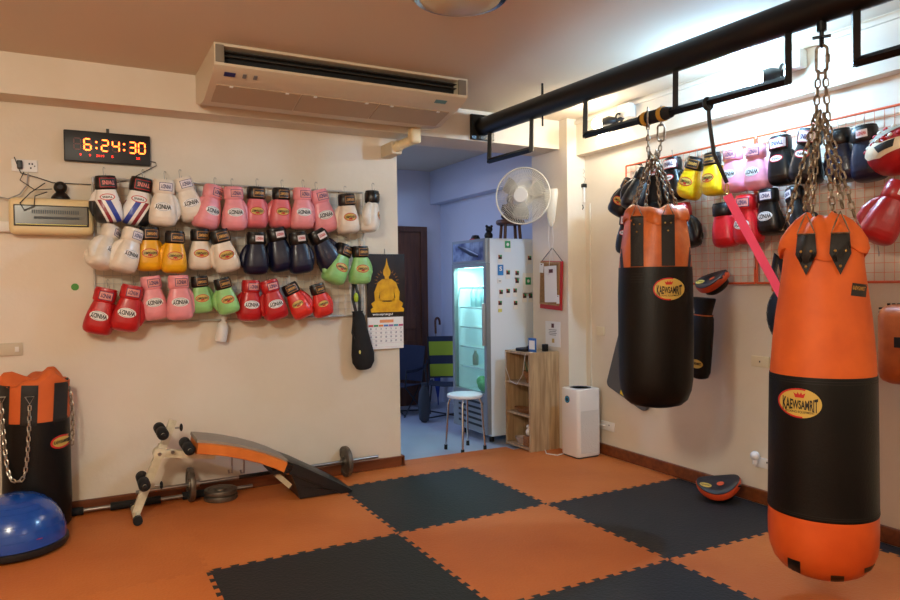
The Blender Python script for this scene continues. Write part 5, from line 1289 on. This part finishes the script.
MB().tube([(0, 0, 0), (1.1, 0, 0)], .013, 12).obj('pole', steel, pl)
for x0, x1 in ((.0, .10), (.245, .53), (.66, .88)): MB().tube([(x0, 0, 0), (x1, 0, 0)], .024, 14).obj('foam_sleeve', foam, pl)

# ================================================================== STANDING BAG AND BALANCE DOME
g = tag(empty('punching_bag', (-1.748, 1.128, 0), (0, 0, rad(-4))), 'black punching bag with orange striped top standing on the floor at the left edge', 'punching bag')
body = MB().rings(pleat_rings([(0.003, .150, 0, 3, 0), (.02, .166, .0, 3, 0), (.15, .172, .012, 4, 0), (.32, .170, .012, 3, 0), (.45, .170, .02, 5, 0), (.60, .168, .014, 4, 0), (.665, .166, .01, 4, 0)], 72)).obj('black_section', bvin, g)
topg = MB().rings(pleat_rings([(.625, .171, .01, 4, 0), (.72, .170, .02, 4, 0), (.80, .170, .03, 4, 0), (.835, .172, .04, 2, .010), (.850, .170, .05, 2, .026), (.868, .150, .06, 2, .030), (.870, .11, .06, 2, .03), (.86, .05, .05, 2, .012), (.855, .005, 0, 2, 0)], 72, 1.0)).obj('canvas_top', mat('orange_canvas_old', (206, 96, 36), .7, bump=.2, bscale=40), g)
av = MB()
for ob in (topg, body): av.add([v.co for v in ob.data.vertices], [tuple(p.vertices) for p in ob.data.polygons])
agv = BVHTree.FromPolygons([Vector(v) for v in av.v], av.f)
for x in (-.150, -.010, .145):
    decal(MB(), rect2d(.082, .22, 8, 18), agv, x, .725, rad(-3), .004).obj('strap', strapm, g)
lg_ = decal(MB(), ell2d(.10, .075), agv, .135, .50, 0, .002).obj('logo_patch', goldm, g); decal(MB(), ring2d(.10, .075, .01), agv, .135, .50, 0, .003).obj('patch_rim', redm, lg_)
decal(MB(), text2d('KAEWSAMRIT', .07, .02), agv, .135, .50, 0, .004).obj('lettering', inkm, lg_)
gch = mat('bright_chain', (186, 180, 168), .35, .9)
def surf(x, z, off=.012):
    h = agv.ray_cast(Vector((x, -1, z)), Vector((0, 1, 0)))[0]; return Vector((x, (h.y if h else -.1)-off, z))
cv = []
A2, B2 = (-.150, .735), (-.005, .735)
for k in range(25):
    t = k/24; x = A2[0]+(B2[0]-A2[0])*t; z = .735-.42*(1-(2*t-1)**4*1.0); cv.append(surf(x, z, .016))
chain_path(MB(), resample(cv, .028), .038, .0038).obj('chain', gch, g)
for x in (-.150, -.005): MB().tube([surf(x-.022, .775), surf(x+.022, .775), surf(x, .735, .016)], .0035, 6, closed=True).obj('triangle_ring', gch, g)
cv = [Vector((.172, -.03, .80)), Vector((.185, -.04, .70)), Vector((.19, -.05, .60)), Vector((.185, -.06, .50)), Vector((.182, -.06, .46))]
chain_path(MB(), resample(cv, .028), .038, .0038).obj('chain', chainm, g)
MB().box(.145, .17, -.05, .0, .79, .85, bev=.006).obj('strap_tab', strapm, g)
bs = tag(empty('balance_dome', (-1.865, .66, 0), (0, 0, 0)), 'shiny blue half-ball balance trainer with black base at the left edge', 'balance trainer')
bs.location = aZ(14, 549); bs.location.z = .004; bs.scale = (.90, .90, .93)
MB().lathe([(.0, .0), (.25, .0), (.276, .008), (.284, .025), (.282, .045), (.27, .05)], 64).obj('black_base', mat('base_black', (20, 20, 22), .5), bs)
R = [(.272, .05)]+[(.272*math.cos(a)**.8, .05+.255*math.sin(a)) for a in [rad(k*6) for k in range(0, 15)]]+[(.01, .305)]
dm = MB().lathe(R, 72).obj('blue_dome', mat('blue_vinyl', (16, 72, 160), .22, coat=.4, bump=.02, bscale=200), bs)
dv = bvh_of(dm.data)
decal(MB(), text2d('TOGU', .03, .007), dv, .14, .10, 0, .002).obj('lettering', redm, bs)
mb = MB()
for k in range(7):
    a = rad(12+k*9); mb.lathe([(.272*math.cos(a)**.8+.0012, .05+.255*math.sin(a)-.001), (.272*math.cos(a)**.8+.0022, .05+.255*math.sin(a)), (.272*math.cos(a)**.8+.0012, .05+.255*math.sin(a)+.001)], 72, cap=False)
mb.obj('ridge', mat('blue_vinyl'), bs)
